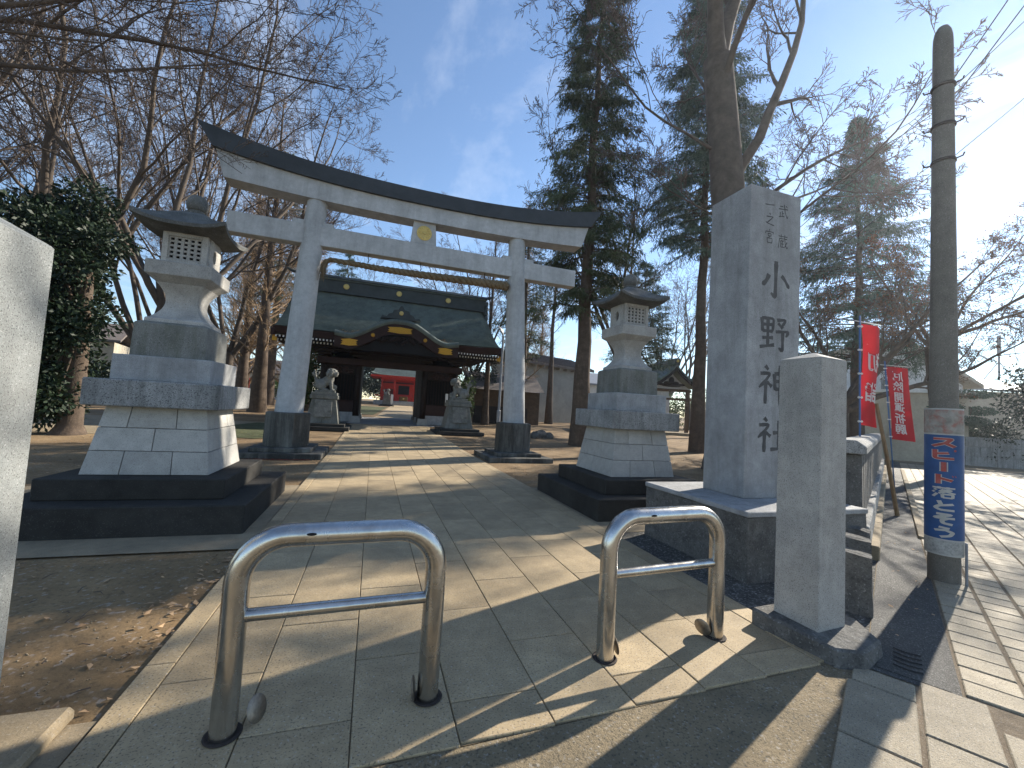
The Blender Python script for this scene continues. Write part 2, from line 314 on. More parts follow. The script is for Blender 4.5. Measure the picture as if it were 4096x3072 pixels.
# kerb edge of the gutter
for i in range(14):
    a = 8.4+i*1.0; b = MB().hexa([SN(a+.01,.30,-.05), SN(a+.01,.40,-.05), SN(a+.99,.40,-.05), SN(a+.99,.30,-.05)], [SN(a+.01,.30,.035), SN(a+.01,.40,.02), SN(a+.99,.40,.02), SN(a+.99,.30,.035)])
    o = link('kerb_stone', b.mesh('kerb_stone', .008, SN(a, .3)), 'concrete', road, loc=SN(a, .3))
ang = math.atan2(d.y, d.x); cnt = [0]; far = MB()
def paver(s0, s1, n0, n1, g=.006, gl=.011):
    w, l = s1-s0-2*g, n1-n0-2*gl
    c = SN((s0+s1)/2, (n0+n1)/2)
    if cnt[0] < 290 and Vector(c).length < 7.6:
        o = link('paver', slabmesh(w, l, 'paver', 'paver', .006, .04), None, road, loc=(c[0], c[1], rng.uniform(-.002, .003))); o.rotation_euler = (rng.uniform(-.004, .004), rng.uniform(-.004, .004), ang); cnt[0] += 1
    else:
        far.hexa([SN(s0+g,n0+gl,-.04), SN(s1-g,n0+gl,-.04), SN(s1-g,n1-gl,-.04), SN(s0+g,n1-gl,-.04)], [SN(s0+g,n0+gl,0), SN(s1-g,n0+gl,0), SN(s1-g,n1-gl,0), SN(s0+g,n1-gl,0)])
far_rows = 1
rows = [.32, .595, .84, 1.17, 1.5, 1.83, 2.16, 2.5, 2.85, 3.2, 3.6, 4.0, 4.4, 4.8, 5.2, 5.6, 6.0]
# large slabs in front of the corner
for n0, n1, st in ((-.20,.125,3.36), (.125,.42,3.66), (.42,.74,3.4), (.74,1.06,3.6)):
    s1_ = st
    if n0 < 0: paver(3.36, 3.58, n0+.02, n1, .008)
    while s1_ > 1.4: paver(s1_-.6, s1_, n0, n1, .007); s1_ -= .6
for r in range(len(rows)-1):
    L_ = .215 if r < 1 else (.215 if r == 1 else .33)
    a = 3.68 if r == 0 else (4.0 if r < 3 else 3.8); a += (r % 2)*L_*.5
    lim = 27
    if r == 0: L_ = .215
    while a < lim:
        paver(a, a+L_, rows[r], rows[r+1]); a += L_
tag(link('paver', far.mesh('paver'), 'paver', road), None, kind='stuff')
# drain grate with curved slots in the gutter
g = thing('drain_cover', 'grey gutter drain cover with five curved slots beside the granite post', 'drain cover', SN(3.88, .12))
b = MB(); b.hexa([SN(3.66,-.06,-.02), SN(3.66,.27,-.02), SN(4.2,.27,-.02), SN(4.2,-.06,-.02)], [SN(3.66,-.06,-.002), SN(3.66,.27,-.002), SN(4.2,.27,-.002), SN(4.2,-.06,-.002)]); b.part('plate', 'asphalt', g)
for i in range(5):
    b = MB(); pp = []
    for k in range(7):
        t = k/6; pp.append(SN(3.78+i*.068-.018*math.sin(math.pi*t), .02+.14*t, -.003))
    for k in range(6):
        p, q = pp[k], pp[k+1]; w = .011
        b.add([(p[0]-d.x*w, p[1]-d.y*w, .0012), (q[0]-d.x*w, q[1]-d.y*w, .0012), (q[0]+d.x*w, q[1]+d.y*w, .0012), (p[0]+d.x*w, p[1]+d.y*w, .0012)], [(0,1,2,3)])
    b.part('slot', 'black', g)
# patch of grass behind the torii
sheet('lawn', [(-2.7,16.4),(-3.6,15.6),(-4.6,15.9),(-5.2,17.2),(-5.6,20),(-5,22),(-3.5,22),(-2.7,20)], 'grass', -.012)
sheet('lawn', [(-3.5,33),(.1,33),(1.6,50),(-4,50)], 'grass', -.01)
sheet('pavement', [(-14,22.5),(-3,22.5),(-6,19),(-5.7,16),(-12,15.2),(-16,19)], 'concrete', -.018)

# ================================================================== STONE LANTERNS
def lantern(cx, cy, label, grp):
    t = thing('stone_lantern', label, 'stone lantern', (cx, cy, 0), grp)
    def sq(h, z0, z1): return MB().box(cx-h, cy-h, z0, cx+h, cy+h, z1)
    sq(1.12, -.03, .293).part('lower_step', 'dark_stone', t, .012)
    sq(.835, .293, .516).part('upper_step', 'dark_stone', t, .012)
    H = lambda z: .595+(.477-.595)*(z-.516)/(1.269-.516)
    MB().sqprof([(H(.52)-.02, .517), (H(1.26)-.02, 1.262)], (cx, cy, 0)).part('core', 'carve_joint', t)
    zc = [.516, .775, 1.03, 1.269]
    for k in range(3):
        z0, z1 = zc[k]+.003, zc[k+1]-.003; h0, h1 = H(z0), H(z1)
        xsplit = [-1, -.42, .38, 1] if k % 2 == 0 else [-1, .02, 1]
        ysplit = [-1, .1, 1] if k % 2 == 0 else [-1, -.3, 1]
        if k == 2: xsplit = [-1, -.5, .4, 1]; ysplit = [-1, -.25, .45, 1]
        for i in range(len(xsplit)-1):
            for j in range(len(ysplit)-1):
                g = .0035
                xa, xb, ya, yb = xsplit[i], xsplit[i+1], ysplit[j], ysplit[j+1]
                if abs(xa) < 1 and abs(xb) < 1 and abs(ya) < 1 and abs(yb) < 1: continue
                def cor(h, z):
                    X = [cx+xa*h+(g if abs(xa) < 1 else 0), cx+xb*h-(g if abs(xb) < 1 else 0)]; Y = [cy+ya*h+(g if abs(ya) < 1 else 0), cy+yb*h-(g if abs(yb) < 1 else 0)]
                    return [(X[0],Y[0],z),(X[1],Y[0],z),(X[1],Y[1],z),(X[0],Y[1],z)]
                MB().hexa(cor(h0, z0), cor(h1, z1)).part('stone_block', 'ashlar', t, .004)
    sq(.637, 1.269, 1.568).part('slab', 'slab_weathered', t, .012)
    sq(.48, 1.568, 1.857).part('tier', 'granite_grey', t, .008)
    MB().sqprof([(.375, 1.857), (.365, 2.255), (.33, 2.28)], (cx, cy, 0)).part('block', 'granite_moss', t, .006)
    MB().sqprof([(.305, 2.28), (.30, 2.33), (.265, 2.35)], (cx, cy, 0)).part('plinth', 'granite', t, .005)
    pr = []
    for i in range(17):
        u = i/16; w = .165+.10*(abs(u-.52)/.52)**2.1 if u < .52 else .165+.085*((u-.52)/.48)**2
        pr.append((w, 2.35+.43*u))
    auto_smooth(MB().sqprof(pr, (cx, cy, 0)).part('shaft', 'granite', t), 40)
    MB().sqprof([(.235, 2.78), (.325, 2.85), (.339, 2.86), (.339, 3.02), (.33, 3.028)], (cx, cy, 0)).part('platform', 'granite', t, .005)
    # fire box: four corner posts, lattice windows to front and back, oval windows to the sides
    fb0, fb1, h = 3.028, 3.42, .235
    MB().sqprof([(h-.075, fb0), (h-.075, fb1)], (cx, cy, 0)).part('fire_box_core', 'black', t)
    for sx in (-1, 1):
        for sy in (-1, 1): MB().box(cx+sx*h-(.06 if sx > 0 else 0), cy+sy*h-(.06 if sy > 0 else 0), fb0, cx+sx*h+(.06 if sx < 0 else 0), cy+sy*h+(.06 if sy < 0 else 0), fb1).part('corner_post', 'granite', t, .003)
    for sy in (-1, 1):
        yy = cy+sy*(h-.018)
        MB().box(cx-h+.061, yy-.02, fb0, cx+h-.061, yy+.02, fb0+.055).part('window_sill', 'granite', t, .003); MB().box(cx-h+.061, yy-.02, fb1-.05, cx+h-.061, yy+.02, fb1).part('window_head', 'granite', t, .003)
    for sy in (-1, 1):
        la = MB(); yy = cy+sy*(h-.03)
        for i in range(6): x = cx-.174+.348*i/5; la.box(x-.016, yy-.012, fb0+.054, x+.016, yy+.012, fb1-.049)
        for i in range(6): z = fb0+.06+(fb1-fb0-.115)*i/5; la.box(cx-.176, yy-.0105, z-.013, cx+.176, yy+.0105, z+.013)
        la.part('lattice', 'granite', t)
    for sx in (-1, 1):      # slab with an oval hole
        la = MB(); xx = cx+sx*(h-.012); N_ = 28; ring = []; out = []
        for i in range(N_):
            a = 2*math.pi*i/N_; ring.append((.05*math.cos(a), .085*math.sin(a)))
            m_ = max(abs(math.cos(a))/.172, abs(math.sin(a))/.195); out.append((math.cos(a)/m_, math.sin(a)/m_))
        zc_ = (fb0+fb1)/2
        v = [(xx+e, cy+p[0], zc_+p[1]) for e in (-.02, .02) for q in (ring, out) for p in q]
        f = []
        for i in range(N_):
            j = (i+1) % N_; f += [(i, j, N_+j, N_+i), (2*N_+i, 3*N_+i, 3*N_+j, 2*N_+j), (i, 2*N_+i, 2*N_+j, j), (N_+i, N_+j, 3*N_+j, 3*N_+i)]
        la.add(v, f).part('oval_window', 'granite', t)
    # curved roof with upswept corners
    rings = []; prof = [(.49, 3.44), (.47, 3.475), (.40, 3.525), (.30, 3.60), (.20, 3.68), (.13, 3.73)]
    def ring(hh, z, lift, ins):
        p = []
        for a, b_ in (((-1,-1),(1,-1)), ((1,-1),(1,1)), ((1,1),(-1,1)), ((-1,1),(-1,-1))):
            for i in range(8):
                u = i/8; x = a[0]+(b_[0]-a[0])*u; y = a[1]+(b_[1]-a[1])*u; c_ = abs(2*u-1)**3
                k = 1-ins*(1-c_); p.append((cx+x*hh*k, cy+y*hh*k, z+lift*c_))
        return p
    rf = MB().loft([ring(.22, 3.415, 0, 0), ring(.30, 3.415, 0, 0), ring(.475, 3.445, .075, .05), ring(.48, 3.485, .08, .05), ring(.40, 3.53, .05, .04), ring(.30, 3.60, .02, .02), ring(.20, 3.685, 0, 0), ring(.12, 3.74, 0, 0)])
    auto_smooth(rf.part('roof', 'roof_stone', t), 40)
    auto_smooth(MB().lathe([(.12, 3.735), (.125, 3.765), (.09, 3.775), (.085, 3.795), (.105, 3.805), (.118, 3.85), (.122, 3.89), (.112, 3.94), (.08, 3.985), (.03, 4.005), (.005, 4.01)], 20, (cx, cy, 0)).part('finial', 'roof_stone', t), 60)
    return t
lantern(-2.344, 6.327, 'tall grey stone lantern on two dark steps left of the path', 'pair of stone lanterns')
lantern(4.20, 6.325, 'tall grey stone lantern on two dark steps right of the path, behind the monument', 'pair of stone lanterns')

# ================================================================== TORII
TX, TY = 1.03, 12.1
to = thing('torii', 'large grey stone torii gate with black curved lintel and gold crest', 'torii', (TX, TY, 0))
for sx in (-1, 1):
    bx = TX+sx*3.08
    MB().box(bx-.95, TY-.98, -.03, bx+.95, TY+.98, .105).part('lower_step', 'torii_base', to, .01)
    MB().box(bx-.68, TY-.70, .105, bx+.68, TY+.70, .205).part('upper_step', 'torii_base', to, .01)
    MB().lathe([(.545, .205), (.535, 1.045), (.505, 1.065)], 8, (bx, TY, 0), ph=R(22.5)).part('pillar_base', 'torii_base', to, .008)
    rings = []
    for i in range(11):
        u = i/10; r = .335+(.252-.335)*u; x = bx-sx*.24*u; z = 1.06+u*5.68
        rings.append([(x+r*math.cos(2*math.pi*j/36), TY+r*math.sin(2*math.pi*j/36), z) for j in range(36)])
    auto_smooth(MB().loft(rings).part('pillar', 'torii_stone', to), 40)
    for e in (-1, 1):
        wx = TX+sx*(2.88+e*.34); MB().hexa([(wx-.17,TY-.13,6.03),(wx+.17,TY-.13,6.03),(wx+.17,TY+.13,6.03),(wx-.17,TY+.13,6.03)], [(wx-.16,TY-.13,6.14),(wx+.16,TY-.13,6.14),(wx+.16,TY+.13,6.14),(wx-.16,TY+.13,6.14)]).part('wedge', 'torii_stone', to, .006)
MB().box(TX-4.83, TY-.17, 5.50, TX+4.83, TY+.17, 6.03).part('tie_beam', 'torii_stone', to, .012)
def curve_beam(y0, y1, xe_b, xe_t, fb, ft, name, m, bev):
    N_ = 40; r = []
    for i in range(N_+1):
        u = -1+2*i/N_; xb, xt = TX+u*xe_b, TX+u*xe_t; c_ = abs(u)**2.4
        zb, zt = fb[0]+(fb[1]-fb[0])*c_, ft[0]+(ft[1]-ft[0])*c_
        r.append([(xb, y0, zb), (xt, y0, zt), (xt, y1, zt), (xb, y1, zb)])
    return auto_smooth(MB().loft(r).part(name, m, to, 0), 30)
curve_beam(TY-.27, TY+.27, 4.95, 5.17, (6.65, 6.80), (7.10, 7.48), 'lintel', 'torii_stone', 0)
curve_beam(TY-.36, TY+.36, 5.22, 5.60, (7.102, 7.482), (7.50, 8.06), 'cap_beam', 'black_copper', 0)
MB().hexa([(TX-.36,TY-.16,6.032),(TX+.36,TY-.16,6.032),(TX+.36,TY+.16,6.032),(TX-.36,TY+.16,6.032)], [(TX-.31,TY-.16,6.66),(TX+.31,TY-.16,6.66),(TX+.31,TY+.16,6.66),(TX-.31,TY+.16,6.66)]).part('strut', 'torii_stone', to, .006)
cr_ = thing('x', None, None); bpy.data.objects.remove(cr_)
cre = MB()
for layer, r0, r1, off, yy in ((0, .05, .205, R(11.25), TY-.168), (1, .05, .215, 0, TY-.178)):
    for k in range(16):
        a = off+2*math.pi*k/16; w = .036
        pl = [(.04, -.006), (.15, -w), (.19, -w), (.212, -.016), (.216, 0), (.212, .016), (.19, w), (.15, w), (.04, .006)]
        ring = [(TX+p[0]*math.cos(a)-p[1]*math.sin(a), 6.345+p[0]*math.sin(a)+p[1]*math.cos(a)) for p in pl]
        c_ = (TX+.15*math.cos(a), 6.345+.15*math.sin(a))
        v = [(p[0], yy, p[1]) for p in ring]+[(c_[0], yy-.018, c_[1])]
        cre.add(v, [(i, (i+1) % len(ring), len(ring)) for i in range(len(ring))])
cre.lathe([(.04, 0), (.036, .016), (.02, .022)], 16, (0, 0, 0))
n0 = len(cre.v)-48
for i in range(n0, len(cre.v)):
    x, y, z = cre.v[i]; cre.v[i] = (TX+x, TY-.178-z, 6.345+y)
cre.part('crest', 'gold_pale', to)

# straw rope hung under the tie beam
rp = thing('straw_rope', 'thick twisted straw rope hanging under the torii tie beam', 'rope', (1.1, 12.0, 5.15))
cp = [(-1.50,5.09),(-1.366,5.184),(-.7,5.17),(-.174,5.146),(.4,5.142),(.998,5.149),(1.7,5.165),(2.464,5.185),(3.1,5.198),(3.62,5.207)]
def rope_c(u):
    f = u*(len(cp)-1); i = min(int(f), len(cp)-2); k = f-i; return (cp[i][0]+(cp[i+1][0]-cp[i][0])*k, cp[i][1]+(cp[i+1][1]-cp[i][1])*k)
for s3 in range(3):
    pts, rad = [], []
    for i in range(261):
        u = i/260; x, z = rope_c(u); rr = .040+.072*u**.8; a = -2*math.pi*13*u+s3*2*math.pi/3
        pts.append((x, 12.0+rr*.62*math.sin(a), z+rr*.62*math.cos(a))); rad.append(rr*.66)
    MB().tube(pts, rad, 8).part('strand', 'straw', rp, 0, True)
fz = MB(); r_ = random.Random(3)
for i in range(150):
    u = r_.random(); x, z = rope_c(u); rr = .05+.085*u**.8; a = r_.uniform(0, 6.28); p = Vector((x, 12+rr*1.1*math.cos(a), z+rr*1.1*math.sin(a)))
    q = p+Vector((r_.uniform(-.07, .07), r_.uniform(-.05, .05), r_.uniform(-.06, .04))); fz.tube([p, q], .0025, 3)
for i in range(60):
    x = -1.46+r_.uniform(-.05, .06); p = Vector((x, 11.9+r_.uniform(-.05, .05), 5.12+r_.uniform(-.06, .04))); q = p+Vector((r_.uniform(-.12, .02), r_.uniform(-.04, .04), -r_.uniform(.25, .55)))
    fz.tube([p, (p+q)/2+Vector((-.03, 0, .02)), q], [.012, .010, .004], 4)
tag(fz.part('frayed_straw', 'straw', rp), None, kind='stuff')
for x in (-.42, 1.0, 2.9):
    MB().tube([(x, 12.03, 5.50), (x, 12.03, 5.40), (x+.02, 12.03, 5.34), (x, 12.03, 5.27)], .012, 6).part('hook', 'iron_dark', rp)

# ================================================================== MONUMENT WITH CARVED NAME
mo = thing('stone_monument', 'tall square granite monument carved with large Japanese characters on a rough stone base', 'monument', (4.36, 3.91, 0))
MB().box(3.439, 3.077, -.03, 5.08, 4.62, .60).part('base', 'rough_rock', mo, 0, False, jitter=.012, seed=4)
MB().box(3.425, 3.063, .598, 5.094, 4.634, .651).part('base_top', 'granite_grey', mo, .008)
MB().hexa([(3.959,3.611,.651),(4.766,3.611,.651),(4.766,4.213,.651),(3.959,4.213,.651)], [(3.965,3.617,4.26),(4.760,3.617,4.26),(4.760,4.207,4.26),(3.965,4.207,4.26)]).part('pillar', 'granite_grey', mo, .008)
MB().sqprof([(.01, 0), (.005, .01)], (4.36, 3.91, 4.262))
MB().hexa([(3.965,3.617,4.261),(4.760,3.617,4.261),(4.760,4.207,4.261),(3.965,4.207,4.261)], [(4.30,3.87,4.34),(4.42,3.87,4.34),(4.42,3.95,4.34),(4.30,3.95,4.34)]).part('cap', 'granite_grey', mo, .006)
NE = [[(22,100),(32,90)], [(6,78),(40,81),(24,60),(2,40)], [(24,60),(23,-2)], [(28,57),(44,45)]]
GL = {
 '小': [[(51,104),(50,40),(49,2),(34,14)], [(27,64),(18,44),(4,32)], [(70,66),(84,54),(97,34)]],
 '野': [[(6,94),(9,55)], [(6,93),(46,95),(42,57)], [(8,75),(43,77)], [(9,57),(42,58)], [(26,94),(26,14)], [(8,37),(44,40)], [(0,10),(48,20)], [(56,92),(88,96),(72,74)], [(60,84),(76,70)], [(52,58),(98,63),(86,46)], [(76,60),(76,4),(62,13)]],
 '神': NE+[[(52,80),(55,36)], [(52,80),(95,84),(90,38)], [(54,60),(90,62)], [(55,39),(90,41)], [(72,104),(72,-4)]],
 '社': NE+[[(52,56),(94,60)], [(73,94),(72,10)], [(44,6),(100,12)]],
 '武': [[(15,82),(46,85)], [(2,63),(94,70)], [(58,100),(66,52),(88,6),(98,26)], [(76,94),(88,82)], [(36,52),(36,14)], [(36,34),(54,37)], [(16,42),(16,12)], [(2,7),(58,17)]],
 '蔵': [[(4,86),(96,89)], [(32,100),(32,78)], [(68,100),(68,78)], [(12,70),(92,73)], [(14,70),(2,2)], [(26,56),(26,12)], [(26,56),(58,57)], [(28,34),(55,35)], [(26,11),(60,13)], [(42,56),(42,12)], [(64,80),(72,38),(90,4),(98,22)], [(90,52),(66,12)]],
 '一': [[(2,46),(50,49),(98,56)]],
 '之': [[(46,100),(56,86)], [(14,67),(86,73),(52,42),(18,16)], [(8,22),(34,13),(98,4)]],
 '宮': [[(50,102),(50,89)], [(12,84),(8,66)], [(12,83),(92,85),(84,68)], [(34,70),(36,52)], [(34,70),(67,71),(64,53)], [(36,53),(64,54)], [(50,52),(42,42)], [(24,38),(27,5)], [(24,38),(77,39),(74,5)], [(27,6),(74,7)]],
 'ス': [[(8,88),(82,88),(60,48),(4,8)], [(56,44),(96,6)]],
 'ヒ': [[(14,98),(14,14),(24,6),(92,8)], [(14,54),(70,66)]],
 'ト': [[(28,98),(28,2)], [(28,62),(84,38)]],
 '落': [[(4,90),(96,90)], [(32,100),(32,80)], [(66,100),(66,80)], [(12,76),(22,68)], [(4,56),(14,48)], [(6,6),(24,38)], [(50,78),(34,54)], [(42,72),(82,72),(30,40)], [(48,62),(96,42)], [(44,34),(46,2)], [(44,34),(86,34),(84,2)], [(46,4),(84,4)]],
 'と': [[(30,96),(40,54)], [(88,70),(30,46),(14,24),(36,6),(92,8)]],
 'そ': [[(20,92),(80,92),(10,54),(94,60)], [(66,58),(42,38),(46,12),(84,4)]],
 'う': [[(30,96),(72,88)], [(12,60),(56,72),(86,52),(74,20),(36,0)]],
}
def stroke_polys(ch, wid, brush=True, step=6):
    """each stroke as a strip of (left, right) points in the 0..100 glyph square"""
    out = []
    for st in GL[ch]:
        P = [Vector((a, b_, 0)) for a, b_ in st]
        # resample with a light curve through the points
        pts = []
        for i in range(len(P)-1):
            n_ = max(2, int((P[i+1]-P[i]).length/step))
            for k in range(n_): pts.append(P[i].lerp(P[i+1], k/n_))
        pts.append(P[-1])
        if len(P) > 2:
            for _ in range(2): pts = [pts[0]]+[(pts[i-1]+pts[i]*2+pts[i+1])/4 for i in range(1, len(pts)-1)]+[pts[-1]]
        N_ = len(pts); strip = []
        horiz = abs(P[1].x-P[0].x) > abs(P[1].y-P[0].y)
        for i, p in enumerate(pts):
            t = pts[min(i+1, N_-1)]-pts[max(i-1, 0)]; t.normalize(); nrm = Vector((-t.y, t.x, 0)); u = i/(N_-1)
            w = wid
            if brush:
                w = wid*(.62+.38*abs(2*u-1)**1.5)*(1 if not horiz else .82)
                if u > .8 and len(P) < 3 and not horiz: w *= 1-(u-.8)*2.2
                if u > .85 and len(P) > 2: w *= 1-(u-.85)*4.5
                if u < .08: w *= .8
            strip.append((p+nrm*w, p-nrm*w))
        out.append(strip)
    return out
def glyph(mb, ch, x0, z0, w, h, fmap, wid=7, brush=True, step=6, dz=0.):
    for q, strip in enumerate(stroke_polys(ch, wid, brush, step)):
        v = []; 
        for a, b_ in strip:
            v.append(fmap(x0+a.x/100*w, z0+a.y/100*h, dz+q*.00025)); v.append(fmap(x0+b_.x/100*w, z0+b_.y/100*h, dz+q*.00025))
        mb.add(v, [(2*i, 2*i+1, 2*i+3, 2*i+2) for i in range(len(strip)-1)])
def onface(x, z, q): return (x, 3.6105-.0015+.0065*(z-.651)/3.6-q, z)
for ch, x0, z0, w, h, wd in (('小',4.145,2.96,.45,.43,8.6), ('野',4.145,2.33,.46,.41,7.2), ('神',4.14,1.73,.46,.43,7.6), ('社',4.14,1.18,.45,.38,8.2),
        ('一',4.185,3.995,.15,.15,7), ('之',4.185,3.82,.15,.15,7), ('宮',4.185,3.60,.15,.17,5.5), ('武',4.395,3.94,.155,.175,6), ('蔵',4.395,3.57,.155,.175,5)):
    g = MB(); glyph(g, ch, x0, z0, w, h, onface, wd, step=5); g.part('character', 'carve', mo)  # flat strips on the face; their dark colour stands in for shaded cuts

# ================================================================== GRANITE POSTS
bp = thing('stone_post', 'square granite entrance post with low pyramid top on a rough foot slab, right', 'stone post', (3.13, 2.24, 0))
MB().add([(2.80,2.46,-.02),(2.88,1.90,-.02),(3.05,1.83,-.02),(3.36,1.92,-.02),(3.50,2.16,-.02),(3.40,2.52,-.02),(2.81,2.47,.115),(2.89,1.915,.10),(3.05,1.845,.10),(3.35,1.93,.09),(3.49,2.17,.10),(3.39,2.51,.115)],
   [(0,1,7,6),(1,2,8,7),(2,3,9,8),(3,4,10,9),(4,5,11,10),(5,0,6,11),(6,7,8,9,10,11)]).part('foot_slab', 'rough_rock', bp, .015)
MB().hexa([(2.972,2.082,.09),(3.285,2.115,.09),(3.255,2.425,.09),(2.942,2.392,.09)], [(2.976,2.086,1.99),(3.281,2.119,1.99),(3.251,2.421,1.99),(2.946,2.388,1.99)]).part('shaft', 'granite', bp, .006)
MB().hexa([(2.976,2.086,1.991),(3.281,2.119,1.991),(3.251,2.421,1.991),(2.946,2.388,1.991)], [(3.10,2.23,2.045),(3.125,2.232,2.045),(3.122,2.258,2.045),(3.098,2.255,2.045)]).part('cap', 'granite', bp, .004)
lp = thing('stone_post', 'pale sunlit granite entrance post cut off by the left edge of the view', 'stone post', (-1.64, 2.15, 0))
MB().box(-2.15, 1.80, -.02, -1.17, 2.47, .05).part('foot_slab', 'concrete', lp, .02)
MB().box(-1.88, 1.92, .05, -1.40, 2.40, 2.10).part('shaft', 'granite_light', lp, .012)
MB().hexa([(-1.87,1.93,2.10),(-1.41,1.93,2.10),(-1.41,2.39,2.10),(-1.87,2.39,2.10)], [(-1.70,2.10,2.20),(-1.58,2.10,2.20),(-1.58,2.22,2.20),(-1.70,2.22,2.20)]).part('cap', 'granite_light', lp, .006)

# three small upright stones behind the right post
for i, (s_, n_, h, w) in enumerate(((4.62, -.28, .50, .36), (5.25, -.30, .50, .36), (5.75, -.32, .50, .36))):
    b = MB(); c = SN(s_, n_)
    def q(a, b_, z): return SN(s_+a, n_+b_, z)
    b.hexa([q(-.07,-w/2,-.03), q(.07,-w/2,-.03), q(.07,w/2,-.03), q(-.07,w/2,-.03)], [q(-.06,-w/2+.02,h-.02), q(.06,-w/2+.02,h), q(.06,w/2-.01,h-.04), q(-.06,w/2-.01,h-.05)])
    b.top('kerb_slab', 'rough_rock', ('nearest of three low upright rough stones behind the granite post', 'middle one of three low upright rough stones behind the granite post', 'farthest of three low upright rough stones behind the granite post')[i], 'stone', c, 'low upright stones', jitter=.006, seed=i+9)

# ================================================================== STONE WALL ALONG THE STREET
fw = thing('stone_wall', 'dark grey stone precinct wall with coping along the street', 'wall', SN(7, -.4))
for i in range(9):
    a = 6.55+i*1.7
    MB().hexa([SN(a,-.62,-.03), SN(a,-.085,-.03), SN(a+1.69,-.085,-.03), SN(a+1.69,-.62,-.03)], [SN(a,-.62,.15), SN(a,-.085,.15), SN(a+1.69,-.085,.15), SN(a+1.69,-.62,.15)]).part('footing_stone', 'concrete', fw, .012)
    MB().hexa([SN(a-.25,-.58,.152), SN(a-.25,-.16,.152), SN(a+1.44,-.16,.152), SN(a+1.44,-.58,.152)], [SN(a-.25,-.58,.40), SN(a-.25,-.17,.40), SN(a+1.44,-.17,.40), SN(a+1.44,-.58,.40)]).part('plinth_stone', 'slab_weathered', fw, .012)
for i in range(30):
    a = 6.45+i*.5; w = .44 if i else .40
    h0 = .401
    MB().hexa([SN(a,-.52,h0), SN(a,-.235,h0), SN(a+w,-.235,h0), SN(a+w,-.52,h0)], [SN(a,-.52,1.20), SN(a,-.25,1.20), SN(a+w,-.25,1.20), SN(a+w,-.52,1.20)]).part('wall_post', 'rough_rock', fw, .02)
for i in range(9):
    a = 6.36+i*1.7; z0, z1 = 1.201, 1.36
    MB().loft([[SN(a_,-.57,z0), SN(a_,-.20,z0), SN(a_,-.20,z0+.09), SN(a_,-.29,z1), SN(a_,-.48,z1), SN(a_,-.57,z0+.09)] for a_ in (a, a+1.69)]).part('coping_stone', 'slab_weathered', fw, .01)
# wooden stake leaning by the wall
a, b_ = Vector((8.95, 4.93, 0)), Vector((8.75, 5.15, 1.98))
MB().tube([a, a.lerp(b_, .5)+Vector((.02, 0, 0)), b_], [.035, .032, .028], 6).top('wooden_stake', 'bamboo', 'thin brown wooden stake leaning against the stone wall', 'stake', tuple(a))

# ================================================================== GUARD POLE WITH SAFETY SIGN
PX, PY = 5.70, 2.735
po = thing('utility_pole', 'short round-topped concrete pole wrapped with a blue Japanese road-safety sign', 'pole', (PX, PY, 0))
prof = [(.125, -.02)]+[(.125-.042*i/12, 5.8*i/12) for i in range(1, 13)]+[(.080, 5.88), (.068, 5.95), (.045, 6.0), (.01, 6.02)]
auto_smooth(MB().lathe(prof, 32, (PX, PY, 0)).part('shaft', 'pole_concrete', po), 50)
fa = math.atan2(-PY, -PX)     # towards the path
def wrap(r0, z0, z1, m, name, half=R(104)):
    v = []; N_ = 26; f = []
    for i in range(N_+1):
        a = fa-half+2*half*i/N_
        for z in (z0, z1):
            for r in (r0, r0-.004): v.append((PX+r*math.cos(a), PY+r*math.sin(a), z))
    for i in range(N_):
        k = 4*i; f += [(k, k+4, k+6, k+2), (k+1, k+3, k+7, k+5), (k, k+1, k+5, k+4), (k+2, k+6, k+7, k+3)]
    f += [(0, 2, 3, 1), (4*N_, 4*N_+1, 4*N_+3, 4*N_+2)]
    return auto_smooth(MB().add(v, f).part(name, m, po), 40)
wrap(.146, .27, 1.76, 'sign_white', 'sign_sheet', R(112))
wrap(.1475, 1.50, 1.745, 'sign_peeled', 'peeled_panel', R(106))
wrap(.1480, .435, 1.485, 'sign_blue', 'blue_panel', R(106))
wrap(.1475, .285, .42, 'sign_print', 'small_print', R(100))
def onpole(x, z, q):
    a = fa+x/.15; r = .1495+q; return (PX+r*math.cos(a), PY+r*math.sin(a), z)
zt = 1.472
for ch, hh, m in (('ス',.112,'sign_red'), ('ヒ',.112,'sign_red'), ('ー',.12,'sign_red'), ('ト',.115,'sign_red'), ('落',.13,'sign_white'), ('と',.118,'sign_white'), ('そ',.128,'sign_white'), ('う',.118,'sign_white')):
    out = MB(); g = MB(); z0 = zt-hh
    if ch == 'ー':
        GL['ー'] = [[(50,96),(50,4)]]
    if m == 'sign_red':
        glyph(out, ch, -.092, z0, .184, hh*.86, onpole, 15 if ch != 'ー' else 17, False, 5); out.part('letter_edge', 'sign_white', po)
    glyph(g, ch, -.092, z0, .184, hh*.86, onpole, 10.5 if m == 'sign_red' else (7 if ch == '落' else 10), False, 5, .002)
    if ch == 'ヒ':
        for a in range(12):
            pass
        g.add([onpole(.084+.011*math.cos(2*math.pi*k/10), z0+hh*.80+.011*math.sin(2*math.pi*k/10), .004) for k in range(10)], [tuple(range(10))])
    if ch == 'ト':
        for e in (.062, .084): g.add([onpole(e-.005, z0+hh*.80, .004), onpole(e+.003, z0+hh*.80, .004), onpole(e+.011, z0+hh*.66, .004), onpole(e+.003, z0+hh*.66, .004)], [(0,1,2,3)])
    g.part('letter', m, po); zt -= hh+.009
